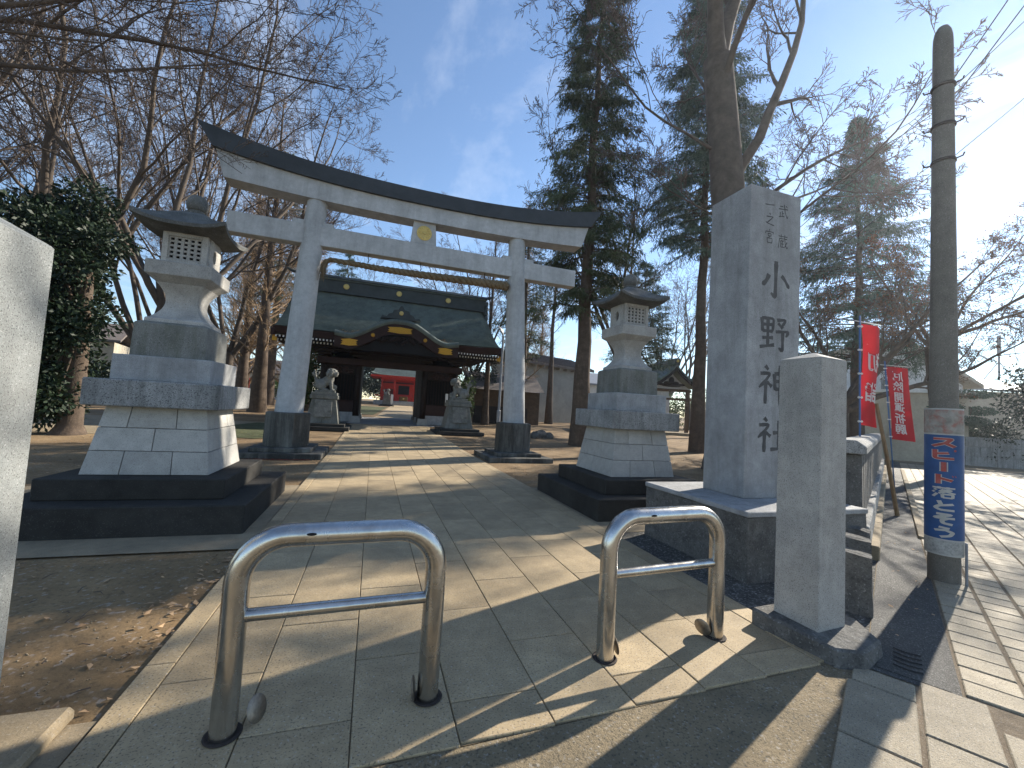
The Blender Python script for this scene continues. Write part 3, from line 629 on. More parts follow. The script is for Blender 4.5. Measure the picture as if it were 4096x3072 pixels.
for z in (4.45, 4.85, 5.3):
    MB().lathe([(.101-.0073*(z-4.45)/.8+.004, -.015), (.105, 0), (.101, .015)], 24, (PX, PY, z)).part('band', 'iron_dark', po)
    for a in (fa+R(80), fa-R(100)):
        MB().tube([(PX+.09*math.cos(a), PY+.09*math.sin(a), z), (PX+.15*math.cos(a), PY+.15*math.sin(a), z+.01), (PX+.16*math.cos(a), PY+.16*math.sin(a), z+.04)], .008, 6).part('hook', 'iron_dark', po)
MB().tube([(PX+.02, PY-.165, 0), (PX+.02, PY-.165, .42)], .011, 6).part('rod', 'grey_metal', po)

# ================================================================== RED BANNERS
def fontmesh(txt, size, mirror=False):
    c = bpy.data.curves.new('t', 'FONT'); c.body = txt; c.align_x = 'CENTER'; c.size = size; c.space_line = .92; c.offset = size*.02
    o = bpy.data.objects.new('t', c); COL.objects.link(o); bpy.context.view_layer.update()
    me = bpy.data.meshes.new_from_object(o.evaluated_get(bpy.context.evaluated_depsgraph_get()))
    v = np.empty(len(me.vertices)*3, np.float32); me.vertices.foreach_get('co', v); v = v.reshape(-1, 3)
    f = [tuple(p.vertices) for p in me.polygons]
    bpy.data.objects.remove(o); bpy.data.curves.remove(c); bpy.data.meshes.remove(me)
    if mirror: v[:, 0] *= -1
    return v, f
def banner(name, label, px, py, top, w, h, dirv, wave, text, tsize, tcol, lean=(0, 0)):
    t = thing(name, label, 'banner', (px, py, 0), 'red banners by the precinct wall')
    dv = Vector((dirv[0], dirv[1], 0)).normalized(); nv = Vector((dv.y, -dv.x, 0))
    MB().tube([(px, py, 0), (px+lean[0], py+lean[1], top+.12)], .016, 8).part('pole', 'blue_metal', t, 0, True)
    def base(z): return Vector((px+lean[0]*z/top, py+lean[1]*z/top, z))
    bp_ = base(top+.02); MB().tube([bp_-dv*.10, bp_+dv*(w+.03)+Vector((0, 0, -.05))], .008, 6).part('cross_bar', 'white_paint', t, 0, True)
    def cloth(u, v_, off=0.):      # u 0..1 across, v 0..1 down
        z = top-.03-v_*h-.04*u; b_ = base(z); wv = wave(u, v_)
        return b_+dv*(.03+u*w*(1-.10*wv[1]))+nv*(wv[0]+off)
    NU, NV = 18, 40; vs_ = [cloth(i/NU, j/NV) for j in range(NV+1) for i in range(NU+1)]
    f = [(j*(NU+1)+i, j*(NU+1)+i+1, (j+1)*(NU+1)+i+1, (j+1)*(NU+1)+i) for j in range(NV) for i in range(NU)]
    auto_smooth(MB().add(vs_, f).part('cloth', 'banner_red', t), 180)
    for ch, u, v_, sz in text:
        vv, ff = fontmesh(ch, 1.0, True); mb = MB()
        for side in (-1, 1): mb.add([cloth(min(1, max(0, u+p[0]*sz/w)), v_-(p[1]-.38)*sz*1.05/h, side*.004) for p in vv], ff)
        mb.part('character', 'banner_white', t)
    for k in range(5):
        z = top-.08-h*.94*k/4.0; b_ = base(z); MB().tube([b_-dv*.03, b_+dv*.045], .02, 6).part('tie', 'white_paint', t)
    return t
banner('banner', 'red new-year banner on a blue pole, folded, nearer the granite post', 8.42, 5.20, 3.46, .40, 1.86, (.78, -.18), lambda u, v_: (.07*math.sin(3.5*u+2*v_)*u+.03*math.sin(6*v_), u*(.3+.5*v_)),
       [('初', .62, .36, .36), ('詣', .62, .66, .36), ('一', .2, .2, .02)], .3, 'w', lean=(-.02, .02))
banner('banner', 'red prayer banner with white characters, farther along the wall by the stake', 13.35, 7.42, 3.25, .50, 1.95, (.75, -.55), lambda u, v_: (.05*math.sin(4*u+3*v_), .2),
       [(c, .46, .12+.145*i, .27) for i, c in enumerate('厄除開運祈願')], .25, 'w', lean=(-.25, .1))

# ================================================================== STEEL HOOP BARRIERS
def barrier(a, b_, label, discs):
    ax, ay = a; bx, by = b_; c = ((ax+bx)/2, (ay+by)/2, 0)
    t = thing('hoop_barrier', label, 'barrier', c, 'steel hoop barriers across the path')
    dv = Vector((bx-ax, by-ay, 0)); W_ = dv.length; dv.normalize(); r = .20; H_ = .852
    pts = [Vector((ax, ay, -.01)), Vector((ax, ay, .35)), Vector((ax, ay, H_-r))]
    for k in range(1, 11):
        an = math.pi/2*k/10; pts.append(Vector((ax, ay, H_-r))+dv*(r-r*math.cos(an))+Vector((0, 0, r*math.sin(an))))
    pts.append(Vector((ax, ay, H_))+dv*(W_/2))
    q = []
    for k in range(0, 10):
        an = math.pi/2*k/10; q.append(Vector((ax, ay, H_-r))+dv*(W_-r+r*math.sin(an))+Vector((0, 0, r*math.cos(an))))
    pts += q+[Vector((bx, by, H_-r)), Vector((bx, by, .35)), Vector((bx, by, -.01))]
    # the lower bend hides its joint; one continuous tube
    auto_smooth(MB().tube(pts, .0535, 28).part('hoop', 'steel', t), 60)
    auto_smooth(MB().tube([Vector((ax, ay, .505))+dv*.045, Vector((bx, by, .505))-dv*.045], .0285, 20).part('rail', 'steel', t), 60)
    for (x, y), ds in (((ax, ay), discs[0]), ((bx, by), discs[1])):
        MB().lathe([(.0535, .002), (.074, .002), (.0755, .005), (.070, .007), (.060, .003), (.0535, .003)], 28, (x, y, 0), caps=False).part('sleeve', 'iron_dark', t, 0, True)
        MB().lathe([(.0545, .11), (.0552, .13)], 28, (x, y, -.12), caps=False)
        cx_, cy_, tilt, az = x+ds[0], y+ds[1], ds[2], ds[3]
        pl = MB().lathe([(.004, -.004), (.052, -.004), (.057, 0), (.052, .004), (.004, .004)], 24)
        Mx = Matrix.Translation((cx_, cy_, .062)) @ Matrix.Rotation(az, 4, 'Z') @ Matrix.Rotation(tilt, 4, 'X')
        pl.v = [tuple(Mx @ Vector(p)) for p in pl.v]; auto_smooth(pl.part('lid', 'steel_dirty', t), 40)
    p = Vector((ax, ay, H_))+dv*(W_*.33)+Vector((0, -.0515, .012)); n_ = 16
    nrm = Vector((0, -.92, .39)).normalized(); tt = Vector(dv); uu = nrm.cross(tt)
    MB().add([tuple(p+nrm*.0035+tt*.022*math.cos(6.283*k/n_)+uu*.007*math.sin(6.283*k/n_)) for k in range(n_)], [tuple(range(n_))]).part('sticker', 'black', t)
    return t
barrier((-.517, 2.184), (.373, 2.218), 'stainless steel hoop barrier nearer the left of the path', ((.115, .05, R(70), R(60)), (-.075, -.01, R(82), R(78))))
barrier((1.464, 2.31), (2.372, 2.368), 'stainless steel hoop barrier at the right side of the path', ((.085, .02, R(80), R(80)), (-.09, .02, R(78), R(112))))

# ================================================================== SHRINE GATEHOUSE
GX, GZ = .92, tz(26)
ga = thing('shrine_gate', 'dark wooden shrine gatehouse with green copper roof and curved gable', 'gatehouse', (GX, 26.3, GZ))
YR, YE = 26.4, 22.5            # ridge line and front eave
def roof_sheet(half_e, half_r, ye, yr, ze, zr, n_course, power, ymir, drop):
    b = MB(); xs_ = [-1, -.975, -.94, -.9, -.8, -.5, 0, .5, .8, .9, .94, .975, 1]
    def zz(u): return ze+(zr-ze)*u**power
    prev = None
    for i in range(n_course):
        for (u, dz) in ((i/n_course, .05), ((i+1)/n_course, 0.)):
            row = []
            for x in xs_:
                hw = half_e+(half_r-half_e)*u; e = max(0, (abs(x)-.9)/.1); y = ye+(yr-ye)*u
                row.append((GX+x*hw, y, zz(u)+dz-drop*e*e*(.25+.75*u)+.10*(1-u)*abs(x)**6))
            k = len(b.v); b.v += row
            if prev is not None:
                for j in range(len(xs_)-1): b.f.append((prev+j, prev+j+1, k+j+1, k+j))
            prev = k
    return b
roof_sheet(5.80, 5.62, YE, YR, 4.75, 7.78, 36, 1.30, 1, .36).part('front_roof', 'copper_green', ga)
roof_sheet(5.80, 5.62, 30.3, YR, 4.75, 7.78, 36, 1.30, 1, .36).part('back_roof', 'copper_green', ga)
# verge rolls and gable boards on both ends
for sx in (-1, 1):
    for side, ye in ((-1, YE), (1, 30.3)):
        b = MB(); rings = []
        for i in range(15):
            u = i/14; y = ye+(YR-ye)*u; z = 4.75+3.03*u**1.30; x = GX+sx*(5.78-.18*u)
            dr = .34*(.25+.75*u); rings.append([(x-sx*.10, y, z-dr-.30), (x+sx*.05, y, z-dr-.30), (x+sx*.06, y, z-dr+.02), (x-sx*.10, y, z-dr+.05)])
        b.loft(rings).part('gable_board', 'wood_red', ga)
# eave: thick layered fascia under the roof edge
for ye, s in ((YE, 1), (30.3, -1)):
    b = MB(); rings = []
    for i in range(21):
        x = -1+2*i/20; up = .10*abs(x)**6; X = GX+x*5.78
        rings.append([(X, ye+s*.02, 4.765+up), (X, ye+s*.10, 4.42+up), (X, ye+s*.55, 4.40+up), (X, ye+s*.6, 4.80+up)])
    b.loft(rings).part('eave_fascia', 'wood_red', ga)
# soffit boards
MB().hexa([(GX-5.6,YE+.5,4.33),(GX+5.6,YE+.5,4.33),(GX+5.6,30.3-.5,4.33),(GX-5.6,30.3-.5,4.33)], [(GX-5.6,YE+.5,4.45),(GX+5.6,YE+.5,4.45),(GX+5.6,29.8,4.45),(GX-5.6,29.8,4.45)]).part('soffit', 'wood_dark', ga)
MB().box(GX-4.6, 24.6, 4.45, GX+4.6, 28.2, 5.6).part('attic', 'wood_dark', ga)
# ridge box with gold discs and stepped end tiles
MB().box(GX-5.55, YR-.30, 7.70, GX+5.55, YR+.30, 8.36).part('ridge', 'copper_dark', ga, .02)
MB().box(GX-5.62, YR-.40, 8.36, GX+5.62, YR+.40, 8.44).part('ridge_moulding', 'copper_green', ga, .01)
MB().extr([(YR-.5, 8.441), (YR+.5, 8.441), (YR+.34, 8.62), (YR-.34, 8.62)], 'x', GX-5.66, GX+5.66).part('ridge_cap', 'copper_dark', ga, .02)
MB().box(GX-5.60, YR-.42, 7.60, GX+5.60, YR+.42, 7.70).part('ridge_moulding', 'copper_dark', ga, .01)
for sx in (-1, 1):
    for z0, z1, w in ((7.05, 7.35, .5), (7.38, 7.62, .48), (7.66, 7.96, .43), (8.0, 8.30, .40)):
        MB().box(GX+sx*5.56-.10, YR-w, z0, GX+sx*5.56+.16, YR+w, z1).part('ridge_end_tile', 'copper_dark', ga, .03)
    MB().tube([(GX+sx*5.5, YR, 8.58), (GX+sx*5.9, YR, 8.66), (GX+sx*6.15, YR, 8.78)], [.10, .09, .06], 8).part('ridge_horn', 'copper_dark', ga, 0, True)
def disc(x, y, z, r, m='gold_pale', parent=ga, th=.05, name='gold_disc'):
    b = MB().lathe([(r, 0), (r, th*.5), (r*.8, th), (r*.3, th*1.15), (.004, th*1.2)], 20)
    b.v = [(x+p[0], y-p[2], z+p[1]) for p in b.v]; return auto_smooth(b.part(name, m, parent), 30)
for x in (-2.95, 0, 2.95): disc(GX+x*1.02+.1, YR-.31, 8.05, .165)
# curved front gable
def kc(u):           # bell curve of the eave, u -1..1
    a = min(1, max(0, abs(u)-.06)/.76); return 4.29+.97*(.5+.5*math.cos(math.pi*a))**.92+.10*max(0, abs(u)-.8)/.2
KH, KX = 3.08, GX+.12; KY = 22.0
N_ = 48
def krow(y, dz, hw=KH, rise=0.): return [(KX+hw*(-1+2*i/N_), y, kc(-1+2*i/N_)+dz+rise) for i in range(N_+1)]
b = MB(); rows_ = [krow(KY-.05, .18), krow(KY-.13, .28), krow(KY-.12, .38), krow(KY-.02, .46), krow(KY+.25, .50), krow(KY+1.0, .53, KH, 0), krow(KY+3.0, .58)]
for r in rows_: b.v += r
for k in range(len(rows_)-1):
    for i in range(N_): a = k*(N_+1)+i; b.f.append((a, a+1, a+N_+2, a+N_+1))
auto_smooth(b.part('curved_gable_roof', 'copper_green', ga), 50)
b = MB(); rings = [[(p[0], KY, p[2]-.34), (p[0], KY, p[2]+.19), (p[0], KY+.16, p[2]+.19), (p[0], KY+.16, p[2]-.34)] for p in krow(0, 0)]
b.loft(rings).part('curved_gable_board', 'wood_red', ga)
b = MB(); rings = [[(p[0], KY+.17, 3.98), (p[0], KY+.17, p[2]-.1), (p[0], KY+.22, p[2]-.1), (p[0], KY+.22, 3.98)] for p in krow(0, 0, 2.2) if True]
b.loft(rings).part('gable_panel', 'black', ga)
# seams on the curved roof
for i in range(3, N_-2, 3):
    u = -1+2*i/N_; b = MB(); b.tube([(KX+KH*u, KY-.06, kc(u)+.44), (KX+KH*u, KY+.25, kc(u)+.50), (KX+KH*u, KY+1.6, kc(u)+.545)], .014, 4); b.part('seam', 'copper_green', ga)
# carving under the gable
rg = random.Random(11); b = MB()
for i in range(46):
    x = KX+rg.uniform(-1.25, 1.25); z = 4.62+rg.uniform(-.2, .22)*(1-abs(x-KX)/1.8); b.sphere((x, KY+.10, z), (rg.uniform(.06, .17), .10, rg.uniform(.04, .10)), 8, 5)
b.part('carving', 'wood_dark', ga, 0, True)
# gilt fittings
def plate(x0, x1, z, h, tilt, m='gold'):
    pl = [(x0, -h*.35), (x0+.10, -h*.1), (x0+.02, 0), (x0+.12, h*.15), (x0, h*.45), ((x0+x1)/2, h*.62), (x1, h*.45), (x1-.12, h*.15), (x1-.02, 0), (x1-.10, -h*.1), (x1, -h*.35), ((x0+x1)/2, -h*.5)]
    b = MB(); xc = (x0+x1)/2
    b.loft([[(KX+p[0], yy, z+p[1]+tilt*(p[0]-xc)) for p in pl] for yy in (KY-.06, KY-.02)]); b.part('gilt_plate', m, ga)
plate(-.62, .62, kc(0)-.14, .30, 0); plate(-2.78, -1.98, 4.27, .32, .03); plate(1.98, 2.78, 4.27, .32, -.03)
for sx in (-1, 1): disc(KX+sx*1.30, KY-.01, kc(.42)-.08, .10, 'gold')
# ridge ornament over the curved gable
b = MB()
prof = [(-1.0, 0), (-.92, .14), (-.7, .10), (-.62, .26), (-.45, .32), (-.38, .5), (-.15, .56), (-.08, .72), (0, .80), (.08, .72), (.15, .56), (.38, .5), (.45, .32), (.62, .26), (.7, .10), (.92, .14), (1.0, 0)]
b.loft([[(KX+p[0], yy, 5.72+p[1]*.88) for p in prof] for yy in (KY-.04, KY+.5)]).part('ridge_ornament', 'copper_dark', ga)
disc(KX, KY-.06, 6.02, .11, 'gold_pale')
# white rafter ends, two rows
for nm, ye, z, sgn in (('rafter_row', YE+.12, 4.36, 1), ('rafter_row', YE+.55, 4.24, 1)):
    b = MB(); w = MB()
    for k in range(70):
        x = GX-5.62+k*.163
        if abs(x-KX) < 2.0 and z > 4.0 and ye < 24: continue
        b.box(x-.035, ye+.012, z-.05, x+.035, ye+1.6, z+.04); w.box(x-.036, ye, z-.051, x+.036, ye+.011, z+.041)
    tag(b.part('rafter', 'wood_dark', ga), None, kind='stuff'); tag(w.part('rafter_tip', 'white_paint', ga), None, kind='stuff')
for sx in (-1, 1): MB().box(GX+sx*5.70-.10, YE+.25, 4.12, GX+sx*5.70+.10, YE+.35, 4.42).part('corner_fitting', 'gold', ga)
# posts, beams, side bays
PXs = [-3.55, -1.80, 1.80, 3.55]; z0 = GZ
for yy in (24.3, 26.4, 28.5):
    for k, x in enumerate(PXs):
        MB().sqprof([(.30, 0), (.24, .30), (.235, .36)], (GX+x, yy, z0-.03)).part('post_base', 'granite', ga, .012)
        MB().lathe([(.165, z0+.33), (.165, 4.2)], 16, (GX+x, yy, 0)).part('post', 'wood_dark', ga, 0, True)
MB().box(GX-3.9, 24.05, 3.05+z0, GX+3.9, 24.55, 3.42+z0).part('tie_beam', 'wood_red', ga, .03)
MB().box(GX-1.8, 24.1, 3.42+z0, GX+1.8, 24.5, 3.95+z0).part('lintel', 'wood_dark', ga, .02)
MB().box(GX-4.1, 23.9, 3.75+z0, GX+4.1, 24.7, 4.02+z0).part('bracket_beam', 'wood_dark', ga, .03)
for x in PXs:
    for k, (w, z) in enumerate(((.34, 3.50), (.52, 3.66), (.70, 3.84))):
        MB().box(GX+x-w, 23.95-.18*k, z+z0, GX+x+w, 24.65, z+.13+z0).part('bracket', 'wood_dark', ga, .01)
for sx in (-1, 1):
    xa, xb = sorted((GX+sx*1.95, GX+sx*3.40))
    MB().box(xa, 24.20, z0, xb, 24.42, z0+.52).part('sill_stone', 'granite_grey', ga, .01)
    MB().box(xa, 24.24, z0+.521, xb, 24.36, z0+1.15).part('lower_panel', 'wood_red', ga, .01)
    for i in range(9):
        x = xa+.10+(xb-xa-.2)*i/8; MB().box(x-.028, 24.26, z0+1.15, x+.028, 24.32, z0+2.55).part('lattice_bar', 'wood_dark', ga)
    MB().box(xa, 24.22, z0+2.56, xb, 24.40, z0+3.05).part('transom', 'wood_dark', ga, .02)
    MB().box(xa, 24.20, z0+1.10, xb, 24.44, z0+1.16).part('rail', 'wood_red', ga, .01)
    b = MB()
    for i in range(30):
        b.sphere((rg.uniform(xa+.15, xb-.15), 24.22, z0+2.8+rg.uniform(-.15, .15)), (rg.uniform(.06, .14), .05, rg.uniform(.04, .08)), 8, 5)
    b.part('carving', 'wood_red', ga, 0, True)
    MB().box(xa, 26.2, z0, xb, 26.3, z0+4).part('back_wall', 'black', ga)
    MB().box(GX+sx*1.70-.05, 24.5, z0, GX+sx*1.70+.05, 28.3, z0+3.3).part('side_wall', 'wood_dark', ga)
    MB().box(GX+sx*3.60-.05, 24.5, z0, GX+sx*3.60+.05, 28.3, z0+3.6).part('end_wall', 'wood_dark', ga)
MB().box(GX-1.65, 24.6, z0+3.36, GX+1.65, 28.3, z0+3.45).part('ceiling', 'wood_dark', ga)
MB().box(GX+3.02, 24.10, z0+1.15, GX+3.17, 24.13, z0+1.85).part('notice_board', 'white_paint', ga)
MB().box(GX-1.78, 24.05, z0-.03, GX-2.6, 24.2, z0+.0)
# fallen leaves lying in the valley of the curved gable
b = MB(); rl = random.Random(5)
for i in range(420):
    sx = 1 if i < 300 else -1
    u = rl.uniform(.42, .95)*sx; x = KX+KH*u; y = rl.uniform(KY+.45, KY+1.15); z = max(kc(u)+.46, 4.75+3.03*max(0, (y-YE)/(YR-YE))**1.30)+.02+rl.random()*.05
    s_ = rl.uniform(.03, .06); a = rl.uniform(0, 6.28); ca, sa = math.cos(a)*s_, math.sin(a)*s_
    b.add([(x-ca, y-sa, z), (x+sa*.5, y-ca*.5, z+rl.uniform(-.02, .04)), (x+ca, y+sa, z+rl.uniform(-.02, .03)), (x-sa*.5, y+ca*.5, z)], [(0,1,2,3)])
tag(link('fallen_leaves', b.mesh('fallen_leaves'), 'leaf_dry'), 'brown dead leaves lying on the gatehouse roof', 'leaves', kind='stuff')
# step in front of the gate
sheet('pavement', [(GX-4.6,23.4),(GX+4.6,23.4),(GX+4.6,29.4),(GX-4.6,29.4)], 'granite_grey', .012)

# ================================================================== GUARDIAN LIONS
def lion_mesh(flip):
    b = MB()
    def el(c, r, rot=0, ax='Y', n=14, m=9):
        q = MB().sphere((0, 0, 0), r, n, m); Mx = Matrix.Translation(c) @ Matrix.Rotation(R(rot), 4, ax); b.add([Mx @ Vector(p) for p in q.v], q.f)
    # seated lion facing +x, head turned towards -y
    el((-.22, 0, .26), (.25, .20, .25)); el((-.02, 0, .40), (.20, .17, .30), 38); el((.13, 0, .50), (.17, .16, .23), 10)
    for s in (-1, 1):
        el((-.20, s*.15, .20), (.20, .09, .19)); el((-.05, s*.17, .05), (.17, .07, .055))        # haunch and hind foot
    el((.20, -.11, .25), (.075, .07, .26), -6); el((.25, -.11, .045), (.11, .07, .05))
    el((.22, .10, .30), (.075, .07, .20), -22); el((.33, .10, .18), (.10, .09, .10)); el((.30, .10, .09), (.12, .11, .10))   # raised paw on a ball
    hx, hy, hz = .22, -.05, .80
    el((hx, hy, hz), (.19, .18, .18)); el((hx+.12, hy-.06, hz-.05), (.13, .13, .10)); el((hx+.11, hy-.06, hz-.14), (.11, .11, .045)); el((hx+.19, hy-.10, hz+.0), (.055, .07, .045))
    el((hx+.08, hy-.13, hz+.08), (.06, .04, .05)); el((hx+.14, hy+.03, hz+.08), (.05, .05, .05)); el((hx-.05, hy-.16, hz+.12), (.09, .04, .06), 30); el((hx-.05, hy+.16, hz+.12), (.09, .04, .06), 30)
    rr = random.Random(2)
    for i in range(34):                                                                            # curled mane
        a = rr.uniform(1.4, 5.0); e = rr.uniform(-.75, .9); r = .20
        el((hx-.03+r*math.cos(a)*math.cos(e), hy+r*math.sin(a)*math.cos(e), hz-.07+.24*math.sin(e)), rr.uniform(.04, .062), n=8, m=6)
    for i in range(6): el((-.40-.02*i, 0, .30+.10*i), (.075-.004*i, .10-.010*i, .09), n=10, m=7)      # flame tail
    el((-.36, .06, .72), (.05, .05, .12), 20); el((-.55, -.04, .66), (.05, .05, .12), -25); el((-.44, 0, .20), (.09, .10, .09))
    me = b.mesh('komainu'); o = bpy.data.objects.new('tmp', me); COL.objects.link(o)
    md = o.modifiers.new('r', 'REMESH'); md.mode = 'VOXEL'; md.voxel_size = .024
    bpy.context.view_layer.update(); dg = bpy.context.evaluated_depsgraph_get(); out = bpy.data.meshes.new_from_object(o.evaluated_get(dg)); bpy.data.objects.remove(o)
    if flip:
        for v in out.vertices: v.co.x *= -1
        out.flip_normals()
    out.polygons.foreach_set('use_smooth', [True]*len(out.polygons))
    out.materials.append(M['lion'])
    return out
M['lion'] = mat('lion', (.27, .265, .24), .9, .3, 6, .5, 90, stain=.75, stain_col=(.085, .095, .07), stain_scale=3.5, bump=.5, bump_scale=30)
LM = [lion_mesh(False), lion_mesh(True)]
def pedestal(px, py, flip, lab_p, lab_l, sc=1., panel=True):
    g = tz(py); t = thing('stone_pedestal', lab_p, 'pedestal', (px, py, g), 'pedestals of guardian lions')
    def sq(h, z0, z1, hy=None): return MB().box(px-h*sc, py-(hy or h)*sc, g+z0*sc, px+h*sc, py+(hy or h)*sc, g+z1*sc)
    sq(1.12, -.03, .13).part('lower_step', 'dark_stone', t, .01); sq(.93, .13, .25).part('upper_step', 'dark_stone', t, .01)
    for k in range(3):
        za, zb = .25+.35*k, .25+.35*(k+1); ha, hb = .66-.06*k, .66-.06*(k+1)
        for i in range(2):
            xa = (-1, .0)[i]; xb = (0., 1)[i]
            MB().hexa([(px+(xa*ha+.004)*sc,py-ha*sc,g+(za+.003)*sc),(px+(xb*ha-.004)*sc,py-ha*sc,g+(za+.003)*sc),(px+(xb*ha-.004)*sc,py+ha*sc,g+(za+.003)*sc),(px+(xa*ha+.004)*sc,py+ha*sc,g+(za+.003)*sc)],
               [(px+(xa*hb+.004)*sc,py-hb*sc,g+zb*sc),(px+(xb*hb-.004)*sc,py-hb*sc,g+zb*sc),(px+(xb*hb-.004)*sc,py+hb*sc,g+zb*sc),(px+(xa*hb+.004)*sc,py+hb*sc,g+zb*sc)]).part('stone_block', 'granite_moss', t, .006)
    if panel: MB().hexa([(px-.36,py-.67,g+.52),(px+.36,py-.67,g+.52),(px+.36,py-.5,g+.52),(px-.36,py-.5,g+.52)], [(px-.34,py-.56,g+1.26),(px+.34,py-.56,g+1.26),(px+.34,py-.4,g+1.26),(px-.34,py-.4,g+1.26)]).part('panel', 'lion', t, .008)
    sq(.56, 1.30, 1.46).part('slab', 'granite_moss', t, .01); sq(.52, 1.46, 1.58).part('slab', 'granite_moss', t, .01)
    l = link('guardian_lion', LM[flip], None, None, loc=(px, py, g+1.66*sc)); l.scale = (1.02*sc,)*3
    tag(l, lab_l, 'lion statue', 'guardian lions')
    c = thing
    b = sq(.40, 1.581, 1.68, .3).part('plinth', 'granite_moss', t, .006)
    return t
pedestal(-2.02, 20.1, 0, 'stone pedestal with mossy panel left of the path before the gatehouse', 'stone guardian lion facing right on the left pedestal before the gatehouse')
pedestal(3.92, 20.1, 1, 'stone pedestal with mossy panel right of the path before the gatehouse', 'stone guardian lion facing left on the right pedestal before the gatehouse')
pedestal(1.55, 54.0, 0, 'small far stone pedestal in front of the red hall, seen through the gate', 'small far stone lion before the red hall, seen through the gate', .8, False)

# ================================================================== RED HALL
HX, HY = 4.0, 61.0; HZ = tz(60)
ha = thing('shrine_hall', 'vermilion shrine hall with green roof seen through the gatehouse', 'shrine hall', (HX, HY, HZ))
MB().box(HX-4, 59, HZ-.3, HX+4, 66, HZ+.55).part('platform', 'granite_grey', ha, .02)
for i in range(3): MB().box(HX-1.6, 58.1+.3*i, HZ-.1, HX+1.6, 58.4+.3*i+.01, HZ+.18+.15*i).part('step', 'granite', ha, .01)
MB().box(HX-3.0, 61.2, HZ+.55, HX+3.0, 65, HZ+4.4).part('wall', 'red_paint', ha)
for x in (-3.0, -1.35, 1.35, 3.0):
    MB().lathe([(.14, HZ+.55), (.14, HZ+4.3)], 12, (HX+x, 59.9 if abs(x) < 2 else 61.1, 0)).part('column', 'red_paint', ha, 0, True)
MB().box(HX-3.2, 59.7, HZ+3.45, HX+3.2, 60.0, HZ+3.75).part('beam', 'red_paint', ha); MB().box(HX-3.2, 61.0, HZ+3.0, HX+3.2, 61.15, HZ+3.2).part('beam', 'red_dark', ha)
MB().box(HX-.75, 61.1, HZ+1.5, HX+.75, 61.19, HZ+2.75).part('doorway', 'black', ha)
MB().box(HX-2.6, 61.12, HZ+1.2, HX-1.3, 61.19, HZ+2.2).part('shutter', 'red_dark', ha); MB().box(HX+1.3, 61.12, HZ+1.2, HX+2.6, 61.19, HZ+2.2).part('shutter', 'red_dark', ha)
for sx in (-1, 1): MB().box(HX+sx*2.9-1.0, 59.6, HZ+1.15, HX+sx*2.9+1.0, 59.72, HZ+1.25).part('railing', 'red_paint', ha); MB().box(HX+sx*2.9-1.0, 59.6, HZ+.8, HX+sx*2.9+1.0, 59.7, HZ+.88).part('railing', 'red_paint', ha)
b = MB(); rows_ = []
for i in range(13):
    u = i/12; z = HZ+4.0+4.2*u**1.45; y = 58.9+4.6*u; hw = 4.6-2.2*u
    rows_.append([(HX+hw*x, y, z+.28*(1-u)*abs(x)**5) for x in [-1+.1*k for k in range(21)]])
for r in rows_: b.v += r
for k in range(12):
    for i in range(20): a = k*21+i; b.f.append((a, a+1, a+22, a+21))
auto_smooth(b.part('roof', 'copper_green', ha), 60)
MB().hexa([(HX-4.6,58.95,HZ+3.72),(HX+4.6,58.95,HZ+3.72),(HX+4.2,66.5,HZ+3.72),(HX-4.2,66.5,HZ+3.72)], [(HX-4.55,58.95,HZ+3.99),(HX+4.55,58.95,HZ+3.99),(HX+4.2,66.5,HZ+3.99),(HX-4.2,66.5,HZ+3.99)]).part('eave', 'red_paint', ha)
MB().hexa([(HX-4.5,58.96,HZ+3.995),(HX+4.5,58.96,HZ+3.995),(HX+4.2,66.5,HZ+4),(HX-4.2,66.5,HZ+4)], [(HX-2.3,63.4,HZ+8.1),(HX+2.3,63.4,HZ+8.1),(HX+2.3,63.8,HZ+8.1),(HX-2.3,63.8,HZ+8.1)]).part('roof_core', 'copper_green', ha)
MB().box(HX-2.6, 63.3, HZ+8.1, HX+2.6, 63.9, HZ+8.7).part('ridge', 'copper_dark', ha)
ob = thing('offering_box', 'brown wooden offering box with gold crest before the red hall', 'box', (HX-.1, 59.3, HZ+.55))
MB().box(HX-.65, 59.0, HZ+.55, HX+.45, 59.6, HZ+1.2).part('body', 'wood_box', ob, .02)
disc(HX-.1, 58.99, HZ+.9, .12, 'gold_pale', ob, .03)
MB().box(-.04, -.01, 0, .04, .01, .9).top('notice_sign', 'white_paint', 'narrow white notice sign standing before the red hall', 'sign', (0, 0, 0)); bpy.data.objects['notice_sign'].location = (2.35, 58.2, tz(58))
bpy.data.objects['notice_sign'].scale = (4, 2, 1.6)

# ================================================================== OTHER BUILDINGS AND FURNITURE
# white storehouse behind the right torii pillar
st = thing('storehouse', 'cream plaster storehouse wall with low tiled roof behind bare trunks', 'storehouse', (16.5, 36.5, tz(34)))
A, B = Vector((12.3, 33.4, 0)), Vector((19.6, 36.3, 0)); dv = (B-A).normalized(); nv = Vector((-dv.y, dv.x, 0)); gz = tz(34)-.1
def pr(u, w, z): return tuple(A+dv*u+nv*w+Vector((0, 0, z)))
Ls = (B-A).length
MB().hexa([pr(0,0,gz), pr(Ls,0,gz), pr(Ls,5,gz), pr(0,5,gz)], [pr(0,0,gz+5.2), pr(Ls,0,gz+5.2), pr(Ls,5,gz+5.2), pr(0,5,gz+5.2)]).part('wall', 'plaster', st)
MB().loft([[pr(u,-.6,gz+5.05), pr(u,2.5,gz+6.2), pr(u,5.6,gz+5.05), pr(u,5.6,gz+5.25), pr(u,2.5,gz+6.42), pr(u,-.6,gz+5.25)] for u in (-.4, Ls+.4)]).part('roof', 'tile_roof', st)
